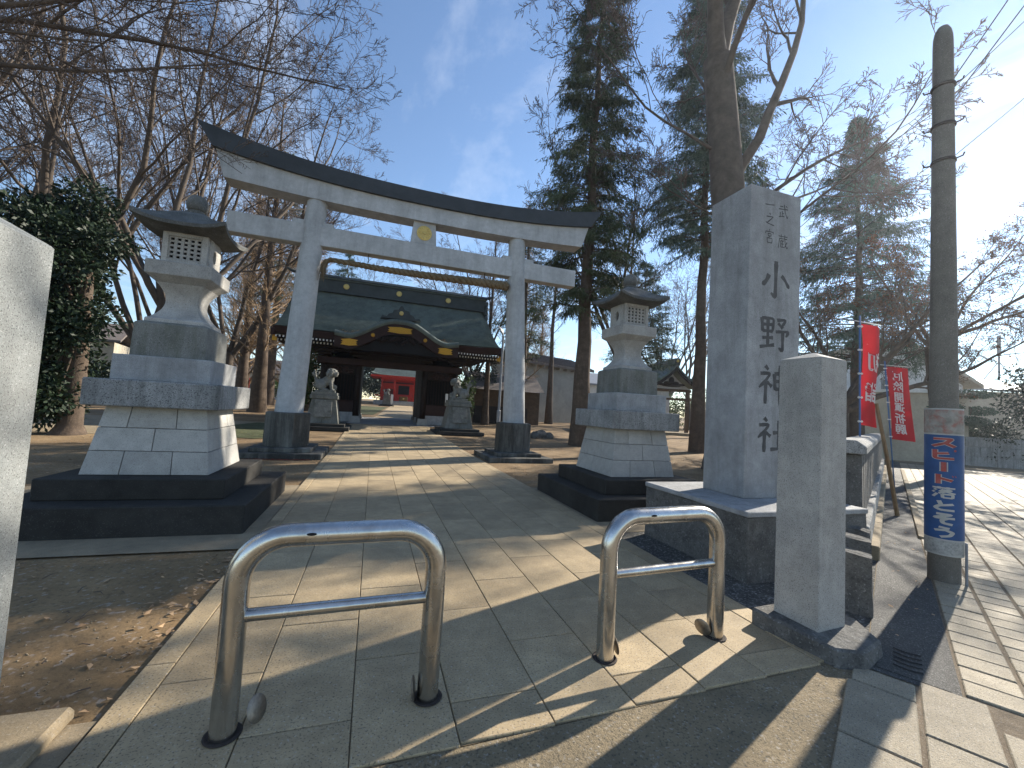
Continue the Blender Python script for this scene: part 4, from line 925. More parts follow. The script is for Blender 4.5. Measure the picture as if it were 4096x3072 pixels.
for k in range(26):
    u = -.3+k*(Ls+.6)/25; MB().tube([pr(u,-.62,gz+5.27), pr(u,2.5,gz+6.45)], .05, 6).part('tile_row', 'tile_roof', st)
for k in range(8): u = .5+k*1.0; MB().hexa([pr(u,-.5,gz+4.85), pr(u+.14,-.5,gz+4.85), pr(u+.14,0,gz+4.85), pr(u,0,gz+4.85)], [pr(u,-.5,gz+5.03), pr(u+.14,-.5,gz+5.03), pr(u+.14,0,gz+5.03), pr(u,0,gz+5.03)]).part('rafter', 'plaster', st)

# small pavilion behind the right lantern: gable faces the viewer
VX, VY = 21.3, 26.2; vz = tz(VY)
pv = thing('pavilion', 'small wooden shrine pavilion with green gable roof behind the right lantern', 'pavilion', (VX, VY, vz))
ca, sa = math.cos(R(-14)), math.sin(R(-14))
def pq(x, y, z): return (VX+x*ca-y*sa, VY+x*sa+y*ca, vz+z)
MB().hexa([pq(-1.9,-1.2,-.1), pq(1.9,-1.2,-.1), pq(1.9,5,-.1), pq(-1.9,5,-.1)], [pq(-1.9,-1.2,.14), pq(1.9,-1.2,.14), pq(1.9,5,.14), pq(-1.9,5,.14)]).part('platform', 'concrete', pv)
for x in (-1.35, 1.35):
    for y in (0, 4): MB().hexa([pq(x-.11,y-.11,.14), pq(x+.11,y-.11,.14), pq(x+.11,y+.11,.14), pq(x-.11,y+.11,.14)], [pq(x-.11,y-.11,3.3), pq(x+.11,y-.11,3.3), pq(x+.11,y+.11,3.3), pq(x-.11,y+.11,3.3)]).part('post', 'wood_brown', pv)
for z, h in ((2.55, .16), (3.2, .2)): MB().hexa([pq(-1.6,-.12,z), pq(1.6,-.12,z), pq(1.6,.12,z), pq(-1.6,.12,z)], [pq(-1.6,-.12,z+h), pq(1.6,-.12,z+h), pq(1.6,.12,z+h), pq(-1.6,.12,z+h)]).part('beam', 'wood_brown', pv)
MB().hexa([pq(-1.25,.0,2.75), pq(-.1,.0,2.75), pq(-.1,.05,2.75), pq(-1.25,.05,2.75)], [pq(-1.25,.0,3.2), pq(-.1,.0,3.2), pq(-.1,.05,3.2), pq(-1.25,.05,3.2)]).part('plaster_panel', 'plaster_white', pv)
def gab(u): return 5.05-1.55*abs(u)**.82-.10*math.sin(math.pi*min(1, abs(u)))
gp = [pq(-1.5+3.0*i/16, -.05, min(gab((-1.5+3*i/16)/2.05)-.35, 9)) for i in range(17)]
b = MB(); b.add(gp+[pq(1.5,-.05,3.4), pq(-1.5,-.05,3.4)], [tuple(range(19))]).part('gable_wall', 'plaster_white', pv)
for s0, s1, dz, m, nm, y0, y1 in ((-1, 1, 0, 'copper_green', 'roof', -.95, 5.2),):
    N_ = 24; r = []
    for i in range(N_+1):
        u = -1+2*i/N_; z = gab(u); r.append([pq(2.05*u, y0, z), pq(2.05*u, y1, z), pq(2.05*u, y1, z+.16), pq(2.05*u, y0, z+.16)])
    auto_smooth(MB().loft(r).part(nm, m, pv), 40)
r = []
for i in range(25):
    u = -1+2*i/24; z = gab(u); r.append([pq(2.0*u, -.93, z-.26), pq(2.0*u, -.85, z-.26), pq(2.0*u, -.85, z-.005), pq(2.0*u, -.93, z-.005)])
MB().loft(r).part('barge_board', 'wood_dark', pv)
b = MB()
for (x, z, rx, rz_) in ((0, 4.02, .22, .3), (-.3, 3.85, .3, .12), (.3, 3.85, .3, .12), (-.75, 3.72, .35, .09), (.75, 3.72, .35, .09), (0, 3.66, .8, .12)):
    q = MB().sphere((0, 0, 0), (rx, .06, rz_), 10, 6); b.add([pq(x+p[0], -.14+p[1], z+p[2]) for p in q.v], q.f)
b.part('carved_strut', 'wood_dark', pv, 0, True)
MB().hexa([pq(-.22,-1.0,5.12), pq(.22,-1.0,5.12), pq(.22,5.2,5.12), pq(-.22,5.2,5.12)], [pq(-.16,-1.05,5.62), pq(.16,-1.05,5.62), pq(.16,5.2,5.62), pq(-.16,5.2,5.62)]).part('ridge', 'copper_dark', pv)
q = MB().lathe([(.11, 0), (.09, .04), (.004, .05)], 16); b = MB(); b.add([pq(p[0], -1.06-p[2], 5.42+p[1]) for p in q.v], q.f); b.part('gold_disc', 'gold_pale', pv)
MB().hexa([pq(-2.6,6.5,0), pq(3,6.5,0), pq(3,6.7,0), pq(-2.6,6.7,0)], [pq(-2.6,6.5,3.2), pq(3,6.5,3.2), pq(3,6.7,3.2), pq(-2.6,6.7,3.2)]).top('boundary_wall', 'plaster_white', 'white plaster wall glimpsed through the small pavilion', 'wall', pq(0, 6.6, 0))

# low building behind the gate, right
b0 = thing('shed', 'brown low house roof and wall half hidden right of the gatehouse', 'house', (8.6, 30, tz(30)))
gz = tz(30)-.1
MB().box(6.9, 29.5, gz, 12, 33, gz+2.6).part('wall', 'wood_brown', b0); MB().extr([(29.0, gz+2.5), (31.2, gz+3.9), (33.5, gz+2.5), (31.2, gz+3.7)], 'x', 6.6, 12.2).part('roof', 'tile_roof', b0)
MB().box(6.88, 29.4, gz, 11, 29.48, gz+1.3).part('fence_panel', 'iron_dark', b0)

# lamp post near the right torii pillar
lm = thing('lamp_post', 'grey metal lamp post with tilted round shade beside the right torii pillar', 'lamp post', (6.18, 20.67, tz(20.7)))
auto_smooth(MB().lathe([(.10, 0), (.10, 1.2), (.065, 1.25), (.055, 5.1)], 14, (6.18, 20.67, tz(20.7)-.02)).part('pole', 'grey_metal', lm), 30)
MB().tube([(6.18,20.67,5.15), (6.10,20.6,5.35), (5.95,20.5,5.42)], .03, 8).part('arm', 'grey_metal', lm, 0, True)
q = MB().lathe([(.02, .12), (.12, .10), (.26, .03), (.28, 0), (.25, -.005), (.02, -.02)], 20); Mx = Matrix.Translation((5.95, 20.45, 5.47)) @ Matrix.Rotation(R(50), 4, 'Y') @ Matrix.Rotation(R(20), 4, 'X')
b = MB(); b.add([Mx @ Vector(p) for p in q.v], q.f); auto_smooth(b.part('shade', 'grey_metal', lm), 40)
lm = thing('lamp_post', 'slim grey lamp post with a box lantern left of the tall lantern', 'lamp post', (-8.0, 20.0, tz(20)))
MB().lathe([(.07, 0), (.055, 4.6)], 12, (-8.0, 20, tz(20))).part('pole', 'wood_brown', lm, 0, True); MB().box(-8.18, 19.82, tz(20)+4.6, -7.82, 20.18, tz(20)+5.1).part('lamp_box', 'white_paint', lm, .02)

# stones lying behind the right torii pillar
for i, (x, y, s_) in enumerate(((7.75, 19.3, .30), (8.15, 19.5, .36), (8.5, 19.4, .26))):
    b = MB().sphere((x, y, tz(y)+s_*.25), (s_, s_*.8, s_*.75), 12, 8); rr = random.Random(i)
    b.v = [(p[0]+rr.uniform(-.06, .06)*s_*2, p[1]+rr.uniform(-.06, .06)*s_*2, p[2]+rr.uniform(-.06, .06)*s_*2) for p in b.v]
    b.top('boulder', 'rough_rock', ('leftmost of three dark boulders behind the right torii base', 'largest of three dark boulders behind the right torii base', 'rightmost and smallest of three dark boulders behind the right torii base')[i], 'boulder', (x, y, tz(y)), 'boulders behind the torii')

# far left: chain-link fence, blue umbrella, low house
fe = thing('mesh_fence', 'low grey wire mesh fence at the far left of the grounds', 'fence', (-10, 47, tz(47)))
for i in range(9):
    x = -16+i*1.6; MB().tube([(x, 47, tz(47)-.1), (x, 47, tz(47)+1.3)], .035, 6).part('post', 'grey_metal', fe)
b = MB(); g_ = tz(47)
for i in range(64): x = -16+i*.2; b.tube([(x, 47, g_+.05), (x, 47, g_+1.28)], .008, 3)
for i in range(9): b.tube([(-16, 47, g_+.05+i*.15), (-3.2, 47, g_+.05+i*.15)], .008, 3)
tag(b.part('mesh', 'grey_metal', fe), None, kind='stuff')
um = thing('umbrella', 'open blue umbrella on the ground at the far left', 'umbrella', (-11.3, 44.5, tz(44.5)))
auto_smooth(MB().lathe([(.55, .25), (.45, .45), (.25, .60), (.01, .66)], 8, (-11.3, 44.5, tz(44.5)), caps=False).part('canopy', 'blue_cloth', um), 20); MB().tube([(-11.3,44.5,tz(44.5)), (-11.3,44.5,tz(44.5)+.72)], .015, 6).part('stick', 'grey_metal', um)
def house(name, label, x, y, w, dp, h, rz, wall, roof, rise=1.4, base=None, wins=()):
    z = tz(y)-.1 if base is None else base; t = thing(name, label, 'house', (x, y, z)); c_, s_ = math.cos(rz), math.sin(rz)
    def p(a, b_, e): return (x+a*c_-b_*s_, y+a*s_+b_*c_, z+e)
    MB().hexa([p(-w/2,0,0), p(w/2,0,0), p(w/2,dp,0), p(-w/2,dp,0)], [p(-w/2,0,h), p(w/2,0,h), p(w/2,dp,h), p(-w/2,dp,h)]).part('wall', wall, t)
    MB().loft([[p(a,-.5,h), p(a,dp/2,h+rise), p(a,dp+.5,h), p(a,dp+.5,h+.18), p(a,dp/2,h+rise+.2), p(a,-.5,h+.18)] for a in (-w/2-.5, w/2+.5)]).part('roof', roof, t)
    for (a, e, ww, hh) in wins:
        f = MB().hexa([p(a-ww/2,-.05,e), p(a+ww/2,-.05,e), p(a+ww/2,0.02,e), p(a-ww/2,0.02,e)], [p(a-ww/2,-.05,e+hh), p(a+ww/2,-.05,e+hh), p(a+ww/2,0.02,e+hh), p(a-ww/2,0.02,e+hh)]).part('window', 'grey_metal', t)
        for k in (0, 1):
            a0 = a-ww/2+.05+k*(ww/2-.02); a1 = a0+ww/2-.08
            MB().hexa([p(a0,-.065,e+.06), p(a1,-.065,e+.06), p(a1,-.04,e+.06), p(a0,-.04,e+.06)], [p(a0,-.065,e+hh-.06), p(a1,-.065,e+hh-.06), p(a1,-.04,e+hh-.06), p(a0,-.04,e+hh-.06)]).sub('pane', 'glass', f, (x, y, z))
    return t
house('house', 'low far house with grey tiled roof behind the mesh fence', -13.5, 56, 11, 7, 3.0, 0, 'plaster_white', 'tile_roof', 1.8, wins=((-3, .9, 1.6, 1.2), (0, .9, 1.6, 1.2), (3, .9, 1.6, 1.2)))
house('house', 'far pale house with grey roof left of the evergreen', -26, 44, 9, 7, 4.6, R(12), 'plaster_beige', 'tile_roof', 1.8, wins=((-2, 1, 1.6, 1.2), (2, 1, 1.6, 1.2), (-2, 3, 1.4, 1), (2, 3, 1.4, 1)))
house('house', 'far house with metal roof between the conifer trunks and the pavilion', 22, 44, 10, 8, 4.2, R(-15), 'plaster_white', 'grey_metal', 1.6, wins=((-3, 1, 1.6, 1.2), (1, 1, 1.6, 1.2)))
MB().tube([(-9.7, 39, tz(39)), (-9.7, 39, tz(39)+2.2)], .03, 6).top('marker_post', 'red_paint', 'thin red post standing behind the left guardian lion', 'post', (-9.7, 39, tz(39)))
pw = MB(); pw.tube([(-6.3, 42, tz(42)), (-6.3, 42, 1.9)], .35, 12)
bn = thing('garbage_bin', 'dark green bin behind the left guardian lion', 'bin', (-4.2, 36, tz(36))); MB().lathe([(.42, 0), (.48, 1.1)], 14, (-4.2, 36, tz(36))).part('body', 'leaf_dark', bn, 0, True); MB().lathe([(.52, 1.1), (.5, 1.2), (.1, 1.28)], 14, (-4.2, 36, tz(36))).part('lid', 'iron_dark', bn, 0, True)

# street corner, far right: beige house, white house, garden wall, clipped pine
bh = thing('house', 'beige walled house at the street bend behind the red banners', 'house', (26, 16, 0))
C0 = Vector((22.9, 15.3, 0)); dv2 = Vector((28.6, 12.75, 0))-C0; Lh = dv2.length; dv2.normalize(); nv2 = Vector((-dv2.y, dv2.x, 0))*1
if nv2.dot(Vector((1, 1, 0))) < 0: nv2 = -nv2
def hp(u, w, z): return tuple(C0+dv2*u+nv2*w+Vector((0, 0, z)))
MB().hexa([hp(0,0,-.1), hp(Lh,0,-.1), hp(Lh,7,-.1), hp(0,7,-.1)], [hp(0,0,3.35), hp(Lh,0,3.6), hp(Lh,7,3.6), hp(0,7,3.35)]).part('wall', 'plaster_beige', bh)
MB().hexa([hp(-.2,-.15,3.36), hp(Lh+.2,-.15,3.61), hp(Lh+.2,7.2,3.61), hp(-.2,7.2,3.36)], [hp(-.2,-.15,3.5), hp(Lh+.2,-.15,3.75), hp(Lh+.2,7.2,3.75), hp(-.2,7.2,3.5)]).part('parapet', 'plaster_white', bh)
MB().hexa([hp(4.3,-.05,0), hp(5.2,-.05,0), hp(5.2,.02,0), hp(4.3,.02,0)], [hp(4.3,-.05,2.1), hp(5.2,-.05,2.1), hp(5.2,.02,2.1), hp(4.3,.02,2.1)]).part('door', 'wood_brown', bh)
MB().hexa([hp(2.6,-.25,1.1), hp(3.0,-.25,1.1), hp(3.0,-.02,1.1), hp(2.6,-.02,1.1)], [hp(2.6,-.25,1.6), hp(3.0,-.25,1.6), hp(3.0,-.02,1.6), hp(2.6,-.02,1.6)]).part('meter_box', 'grey_metal', bh)
wh = thing('house', 'white gabled house behind the street wall, right of the round pole', 'house', (36, 20, 0))
W0 = Vector((30.6, 20.4, 0)); wd = (Vector((38.6, 17.5, 0))-W0); Lw = wd.length; wd.normalize(); wn = Vector((-wd.y, wd.x, 0))
if wn.dot(Vector((1, 1, 0))) < 0: wn = -wn
def wp(u, w, z): return tuple(W0+wd*u+wn*w+Vector((0, 0, z)))
b = MB(); prof = [(0, -.1), (Lw, -.1), (Lw, 4.9), (Lw*.52, 7.4), (0, 6.6)]
b.loft([[wp(u, w, z) for u, z in prof] for w in (0, 8)]).part('wall', 'plaster_white', wh)
MB().loft([[wp(u, w, z) for u, z in ((Lw+.7, 4.7), (Lw*.52, 7.45), (-.5, 6.55), (-.5, 6.8), (Lw*.52, 7.72), (Lw+.7, 4.95))] for w in (-.7, 8.5)]).part('roof', 'plaster_beige', wh)
f = MB().hexa([wp(3.0,-.05,3.9), wp(4.0,-.05,3.9), wp(4.0,.02,3.9), wp(3.0,.02,3.9)], [wp(3.0,-.05,5.0), wp(4.0,-.05,5.0), wp(4.0,.02,5.0), wp(3.0,.02,5.0)]).part('window', 'grey_metal', wh)
MB().hexa([wp(3.06,-.07,3.96), wp(3.94,-.07,3.96), wp(3.94,-.04,3.96), wp(3.06,-.04,3.96)], [wp(3.06,-.07,4.94), wp(3.94,-.07,4.94), wp(3.94,-.04,4.94), wp(3.06,-.04,4.94)]).sub('pane', 'glass', f, (36, 20, 0))
house('house', 'distant grey roofed house right of the white gabled house', 45, 19.5, 10, 8, 5.0, R(-20), 'plaster_beige', 'grey_metal', 1.2, 0, ((-2, 3, 1.6, 1),))
am = thing('antenna_mast', 'slim antenna mast above the distant roof at far right', 'antenna', (43.2, 17.6, 5.6))
MB().tube([(43.2,17.6,5.6), (43.2,17.6,8.3)], .06, 6).part('mast', 'grey_metal', am); MB().tube([(43.2,17.6,7.4), (43.2,17.6,8.9)], .12, 8).part('antenna', 'grey_metal', am)
for e in (-1, 1): MB().tube([(43.2+e*1.0,17.6-e*.4,5.6), (43.2,17.6,7.0)], .03, 5).part('stay', 'grey_metal', am)
gw = thing('garden_wall', 'dark grey garden wall of concrete blocks across the street', 'wall', (29, 12, 0))
G0 = Vector((27.2, 13.4, 0)); gd = (Vector((33.5, 9.4, 0))-G0).normalized()
for i in range(9):
    a = G0+gd*(i*1.2); q2 = Vector((-gd.y, gd.x, 0))*.1
    for k in range(3):
        o = .6 if k % 2 else 0; c0 = a+gd*(o+.008); c1 = a+gd*(o+1.192)
        MB().hexa([tuple(c0-q2+Vector((0,0,.48*k-.02))), tuple(c1-q2+Vector((0,0,.48*k-.02))), tuple(c1+q2+Vector((0,0,.48*k-.02))), tuple(c0+q2+Vector((0,0,.48*k-.02)))], [tuple(c0-q2+Vector((0,0,.48*k+.45))), tuple(c1-q2+Vector((0,0,.48*k+.45))), tuple(c1+q2+Vector((0,0,.48*k+.45))), tuple(c0+q2+Vector((0,0,.48*k+.45)))]).part('wall_block', 'slab_weathered', gw, .01)
# overhead wires
def wire(label, a, b_, sag, r):
    a, b_ = Vector(a), Vector(b_); pts = [a.lerp(b_, i/20)-Vector((0, 0, sag*4*(i/20)*(1-i/20))) for i in range(21)]
    MB().tube(pts, r, 5).top('overhead_wire', 'wire', label, 'wire', tuple(a), 'overhead wires', 0, True)
wire('left of two thin wires rising from the round-topped pole', (5.72, 2.66, 5.35), (7.3, .8, 9.6), .0, .006)
wire('right of two thin wires rising from the round-topped pole', (5.75, 2.66, 5.15), (7.8, .6, 9.8), .0, .006)
wire('upper long wire crossing the sky at the right edge', (21.5, 6.6, 17.5), (15.5, 18, 6.5), .3, .016)
wire('lower long wire crossing the sky at the right edge', (22.5, 6.4, 15.5), (17, 18, 5.5), .3, .016)
wire('lowest faint wire above the white gabled house', (34, 8.0, 11.5), (28, 15, 7.0), .3, .014)

# ================================================================== TREES
def tubes_np(P, Rr, sides):
    """polys: list of (N,3) arrays with radii (N,); all the same N -> verts, quad faces"""
    Mn, N_ = Rr.shape
    t = P[:, -1]-P[:, 0]; t /= np.linalg.norm(t, axis=1, keepdims=True)+1e-9
    ref = np.where(np.abs(t[:, 2:3]) > .9, np.array([[1., 0, 0]]), np.array([[0, 0, 1.]])); u = np.cross(t, ref); u /= np.linalg.norm(u, axis=1, keepdims=True)+1e-9; w = np.cross(t, u)
    a = 2*np.pi*np.arange(sides)/sides
    ring = np.cos(a)[None, :, None]*u[:, None]+np.sin(a)[None, :, None]*w[:, None]
    Vv = P[:, :, None, :]+Rr[:, :, None, None]*ring[:, None]
    base = (np.arange(Mn)*N_*sides)[:, None, None]; i = np.arange(N_-1)[None, :, None]*sides; j = np.arange(sides)[None, None, :]; j2 = (j+1) % sides
    F = np.stack(np.broadcast_arrays(base+i+j, base+i+j2, base+i+sides+j2, base+i+sides+j), -1).reshape(-1, 4)
    return Vv.reshape(-1, 3), F
def merge(groups):
    Vs, Fs, n_ = [], [], 0
    for v, f in groups: Vs.append(v); Fs.append(f+n_); n_ += len(v)
    return np.concatenate(Vs), np.concatenate(Fs)
def unit(v): return v/(np.linalg.norm(v)+1e-9)
def branch(rg, p, d_, L_, r0, r1, n_, wob, up):
    pts = [p]; dd = d_
    for i in range(n_):
        dd = unit(dd+rg.normal(0, wob, 3)+np.array([0, 0, up])); pts.append(pts[-1]+dd*L_/n_)
    u = np.linspace(0, 1, n_+1); return np.array(pts), r0+(r1-r0)*u**.8
def nrm(v): return v/(np.linalg.norm(v, axis=-1, keepdims=True)+1e-9)
def sprout(rg, P, Rr, Ls, c, low, ratio, minr, n2, wob, up, ang=(.45, .95), rfac=(.42, .62)):
    """c side branches on each of M polylines, all at once"""
    Mn, N_ = Rr.shape; t = low+(1-low)*(np.arange(c)[None]+rg.uniform(.1, .9, (Mn, c)))/c; f = np.minimum(t*(N_-1), N_-1.001); i = f.astype(int); fr = (f-i)[..., None]; m = np.arange(Mn)[:, None]
    a, b_ = P[m, i], P[m, i+1]; pos = a+(b_-a)*fr; tg = nrm(b_-a); s_ = rg.normal(0, 1, tg.shape); s_ = nrm(s_-tg*(s_*tg).sum(-1, keepdims=True)); th = rg.uniform(*ang, (Mn, c, 1)); dd = tg*np.cos(th)+s_*np.sin(th)
    l2 = Ls[:, None]*ratio*rg.uniform(.55, 1.1, (Mn, c))*(1.15-.6*t); r_ = Rr[m, i]+(Rr[m, i+1]-Rr[m, i])*(f-i); ra = np.maximum(minr, r_*rg.uniform(*rfac, (Mn, c)))
    pos, dd, l2, ra = pos.reshape(-1, 3), dd.reshape(-1, 3), l2.ravel(), ra.ravel(); out = [pos]
    for k in range(n2):
        dd = nrm(dd+rg.normal(0, wob, dd.shape)+np.array([0, 0, up])); out.append(out[-1]+dd*(l2/n2)[:, None])
    u = np.linspace(0, 1, n2+1)**.8; r1 = np.maximum(minr*.55, ra*.25); return np.stack(out, 1), ra[:, None]+(r1-ra)[:, None]*u, l2
def bare_tree_polys(seed, H, r0, fork, limbs, counts, spread=.5, up=(.06, .05, .03, .02), wob=(.09, .12, .15, .18), ratio=(.5, .48, .5, .5), minr=.006, lean=(0, 0), first=None, bare_low=.25, spec=None):
    rg = np.random.default_rng(seed); out = []
    n_ = 12; pts = []; p = np.array([0., 0, -.15]); dd = unit(np.array([lean[0], lean[1], 1.]))
    for i in range(n_+1):
        pts.append(p.copy()); dd = unit(dd+rg.normal(0, .022, 3)+np.array([0, 0, .02])); p = p+dd*(fork+.15)/n_
    rad = np.array([r0*(1+.7*math.exp(-7*i/n_)-.25*i/n_) for i in range(n_+1)]); out.append((np.array(pts)[None], rad[None], 0)); tr = rad[-1]
    lp, lr, ll = [], [], []
    if spec is None:
        spec = []
        for k in range(limbs):
            az = 2*math.pi*(k+rg.uniform(-.25, .25))/limbs; tl = spread*rg.uniform(.6, 1.15) if k else spread*.25
            if first and k < len(first): az, tl = first[k]
            spec.append((1-.09*int(rg.integers(0, 3)) if k else 1, az, tl, (H-fork)*rg.uniform(.8, 1.05), rg.uniform(.5, .72)))
    for hf, az, tl, L_, rf in spec:
        dv_ = np.array([math.sin(tl)*math.sin(az), math.sin(tl)*math.cos(az), math.cos(tl)]); st = pts[min(n_, int(round(hf*n_)))]
        q = branch(rg, st-dv_*tr*.4, dv_, L_, tr*rf, tr*rf*.16, 10, wob[0], up[0]); lp.append(q[0]); lr.append(q[1]); ll.append(L_)
    cur = (np.array(lp), np.array(lr), np.array(ll)); out.append((cur[0], cur[1], 1))
    for lv in range(len(counts)):
        cur = sprout(rg, *cur, counts[lv], bare_low, ratio[min(lv, 3)], minr, (7, 5, 4, 3, 3)[min(lv, 4)], wob[min(lv+1, 3)], up[min(lv+1, 3)]); out.append((cur[0], cur[1], lv+2))
    return out
def poly_mesh(name, polys, sides_of):
    gs = []
    for P, Rr, lv in polys:
        P = np.asarray(P, np.float32); Rr = np.asarray(Rr, np.float32)
        if P.ndim == 2: P, Rr = P[None], Rr[None]
        gs.append(tubes_np(P, Rr, sides_of(lv)))
    v, f = merge(gs); me = fastmesh(name, v, f); me.polygons.foreach_set('use_smooth', [True]*len(me.polygons)); return me
def bare_tree(name, label, loc, polys, bark='bark_grey', twig='twig', split=2, group='bare trees', rz=0, sc=1.):
    t = thing(name, label, 'tree', loc, group, rz); t.scale = (sc,)*3
    sd = lambda lv: (14, 9, 6, 4, 3, 3)[min(lv, 5)]
    link('trunk', poly_mesh('trunk', [p for p in polys if p[2] <= split], sd), bark, t)
    link('crown', poly_mesh('crown', [p for p in polys if p[2] > split], sd), twig, t)
    return t
def copy_tree(src, label, loc, rz, sc, group=None):
    t = src.copy(); COL.objects.link(t); t['label'] = label; t.location = loc; t.rotation_euler = (0, 0, rz); t.scale = (sc,)*3
    if group: t['group'] = group
    for c in list(src.children):
        k = c.copy(); COL.objects.link(k); k.parent = t
    return t
# zelkovas on the left
C5 = (8, 8, 6, 4)
zA = bare_tree('bare_tree', 'bare multi-stemmed tree with bent trunk just left of the tall left lantern', (-8.2, 19.4, tz(19.4)), bare_tree_polys(11, 20.5, .30, 4.4, 6, C5, .60, lean=(.10, 0), minr=.011))
zB = bare_tree('bare_tree', 'wide bare tree behind the evergreen at far left', (-12.5, 21.0, tz(21)), bare_tree_polys(12, 20.5, .36, 3.6, 7, C5, .60, minr=.011))
copy_tree(zA, 'bare tree with spreading limbs behind the evergreen, second from the left edge', (-15.6, 18.0, tz(18)), R(140), 1.05)
copy_tree(zB, 'tall bare tree farther back between the left lantern and the torii', (-9.0, 31.0, tz(31)), R(200), 1.0)
copy_tree(zA, 'far bare tree left of the mesh fence', (-15.5, 38.0, tz(38)), R(75), 1.1)
copy_tree(zB, 'slender bare tree between the evergreen and the left lantern, farther back', (-11.4, 26.5, tz(26.5)), R(60), .9)
copy_tree(zA, 'bare tree at far left behind the pale post', (-19.0, 24.5, tz(24.5)), R(250), 1.0)
# overhanging tree whose trunk stands out of view at left
ov = bare_tree_polys(21, 11.5, .28, 6.6, 4, (9, 8, 6, 4), .8, up=(.0, 0, -.01, -.02), minr=.006, spec=[(1, R(78), 1.12, 10, .42), (1, R(92), 1.22, 9.5, .36), (.95, R(62), 1.05, 9.5, .34), (.92, R(100), 1.34, 8, .26), (1, R(30), .5, 6, .5)])
bare_tree('bare_tree', 'bare tree leaning in from the left with dark limbs across the top corner', (-10.6, 9.4, 0), ov, 'bark')
# big zelkova behind the monument
bg_ = bare_tree_polys(31, 21, .60, 13.6, 5, (9, 8, 7, 4), .5, up=(.03, .03, .02, .01), minr=.010, lean=(.035, 0), spec=[(1, R(288), .14, 9, .70), (1, R(108), .20, 9, .72), (.70, R(112), .62, 11, .46), (.55, R(100), 1.0, 8.5, .2), (.72, R(-72), 1.2, 8.5, .13), (.52, R(128), 1.15, 7.5, .14), (.82, R(20), .6, 7, .3), (.88, R(200), .65, 7, .3), (.6, R(-60), 1.2, 5, .09), (.62, R(95), 1.15, 8, .15)])
bare_tree('bare_tree', 'massive bare tree with thick forked trunk rising behind the stone monument', (10.6, 9.95, 0), bg_, 'bark_grey')
# forked bare trees behind the right lantern
zC = bare_tree('bare_tree', 'bare forked tree standing behind the right lantern', (11.8, 18.6, tz(18.6)), bare_tree_polys(41, 15, .27, 4.0, 4, (8, 8, 6, 4), .42, first=[(R(-60), .35), (R(60), .35), (R(10), .15), (R(-110), .6)], minr=.010))
copy_tree(zC, 'bare tree right of the small pavilion, seen beside the monument', (24.5, 24.5, tz(24.5)), R(120), .95)
copy_tree(zC, 'bare tree with fine branches behind the storehouse', (15.5, 42.0, tz(42)), R(45), 1.05)
copy_tree(zB, 'tall bare tree behind the storehouse, nearer the gatehouse', (9.5, 43.0, tz(43)), R(310), .95)
copy_tree(zC, 'bare tree behind the gatehouse roof, right end', (7.5, 52.0, tz(52)), R(250), 1.0)
copy_tree(zA, 'distant bare tree left of the red hall', (-4.5, 57.0, tz(57)), R(20), .95)
copy_tree(zB, 'distant bare tree behind the pavilion', (33, 41, tz(41)), R(15), 1.0)
copy_tree(zC, 'distant bare tree right of the far metal roofed house', (29, 33, tz(33)), R(170), 1.0)
# straight trunks (bald cypress and similar) with short fine twigs
def cypress_polys(seed, H, r0, first_b, nb, blen, upang, sub=(8, 6), minr=.009, droop=.03):
    rg = np.random.default_rng(seed); out = []; n_ = 14; pts = []; p = np.array([0., 0, -.1])
    for i in range(n_+1): pts.append(p.copy()); p = p+np.array([rg.normal(0, .03), rg.normal(0, .03), (H+.1)/n_])
    rad = np.array([r0*((1-.93*i/n_)+.6*math.exp(-9*i/n_)) for i in range(n_+1)]); out.append((np.array(pts), rad, 0)); bp_, br_, bl_ = [], [], []
    for k in range(nb):
        t_ = first_b+(1-first_b)*(k/nb)**.9; f = min(t_*n_, n_-.01); i = int(f); pos = pts[i]+(pts[i+1]-pts[i])*(f-i); az = rg.uniform(0, 6.283); tl = upang*rg.uniform(.7, 1.2)
        dv_ = np.array([math.sin(tl)*math.cos(az), math.sin(tl)*math.sin(az), math.cos(tl)]); L_ = blen*(1.02-t_)**.7*rg.uniform(.6, 1.1)+.3
        ra = max(.016, rad[i]*.22); q = branch(rg, pos, dv_, L_, ra, ra*.25, 6, .10, droop); bp_.append(q[0]); br_.append(q[1]); bl_.append(L_)
    cur = (np.array(bp_), np.array(br_), np.array(bl_)); out.append((cur[0], cur[1], 3))
    for c_ in sub: cur = sprout(rg, *cur, c_, .2, .48, minr, 3, .15, .05); out.append((cur[0], cur[1], 4))
    return out
cyA = bare_tree('bare_tree', 'tall straight leafless trunk with tan twigs left of the left torii pillar', (-6.9, 30.0, tz(30)), cypress_polys(51, 21, .36, .16, 120, 3.0, 1.0), 'bark', 'twig_tan', 2, 'straight leafless trunks')
copy_tree(cyA, 'straight tan-twigged trunk just behind the left torii pillar', (-4.9, 34.5, tz(34.5)), R(100), .9)
copy_tree(cyA, 'straight tan-twigged trunk behind the left lantern shaft', (-9.6, 36.5, tz(36.5)), R(200), .95)
copy_tree(cyA, 'straight leafless trunk rising in front of the storehouse wall, nearer the torii pillar', (11.0, 31.0, tz(31)), R(30), .85)
cyB = bare_tree('bare_tree', 'straight slim leafless trunk in front of the middle of the storehouse wall', (14.1, 32.4, tz(32.4)), cypress_polys(52, 19, .24, .40, 50, 2.6, 1.0), 'bark', 'twig', 2, 'straight leafless trunks')
copy_tree(cyB, 'slim leafless trunk beside the lamp post right of the gatehouse', (7.3, 27.6, tz(27.6)), R(60), .8)
cyC = bare_tree('bare_tree', 'rounded tan leafless crown showing above the storehouse roof', (18.5, 46.0, tz(46)), cypress_polys(53, 13, .3, .05, 170, 4.2, .75, (7, 5)), 'bark', 'twig_tan', 2, 'straight leafless trunks')
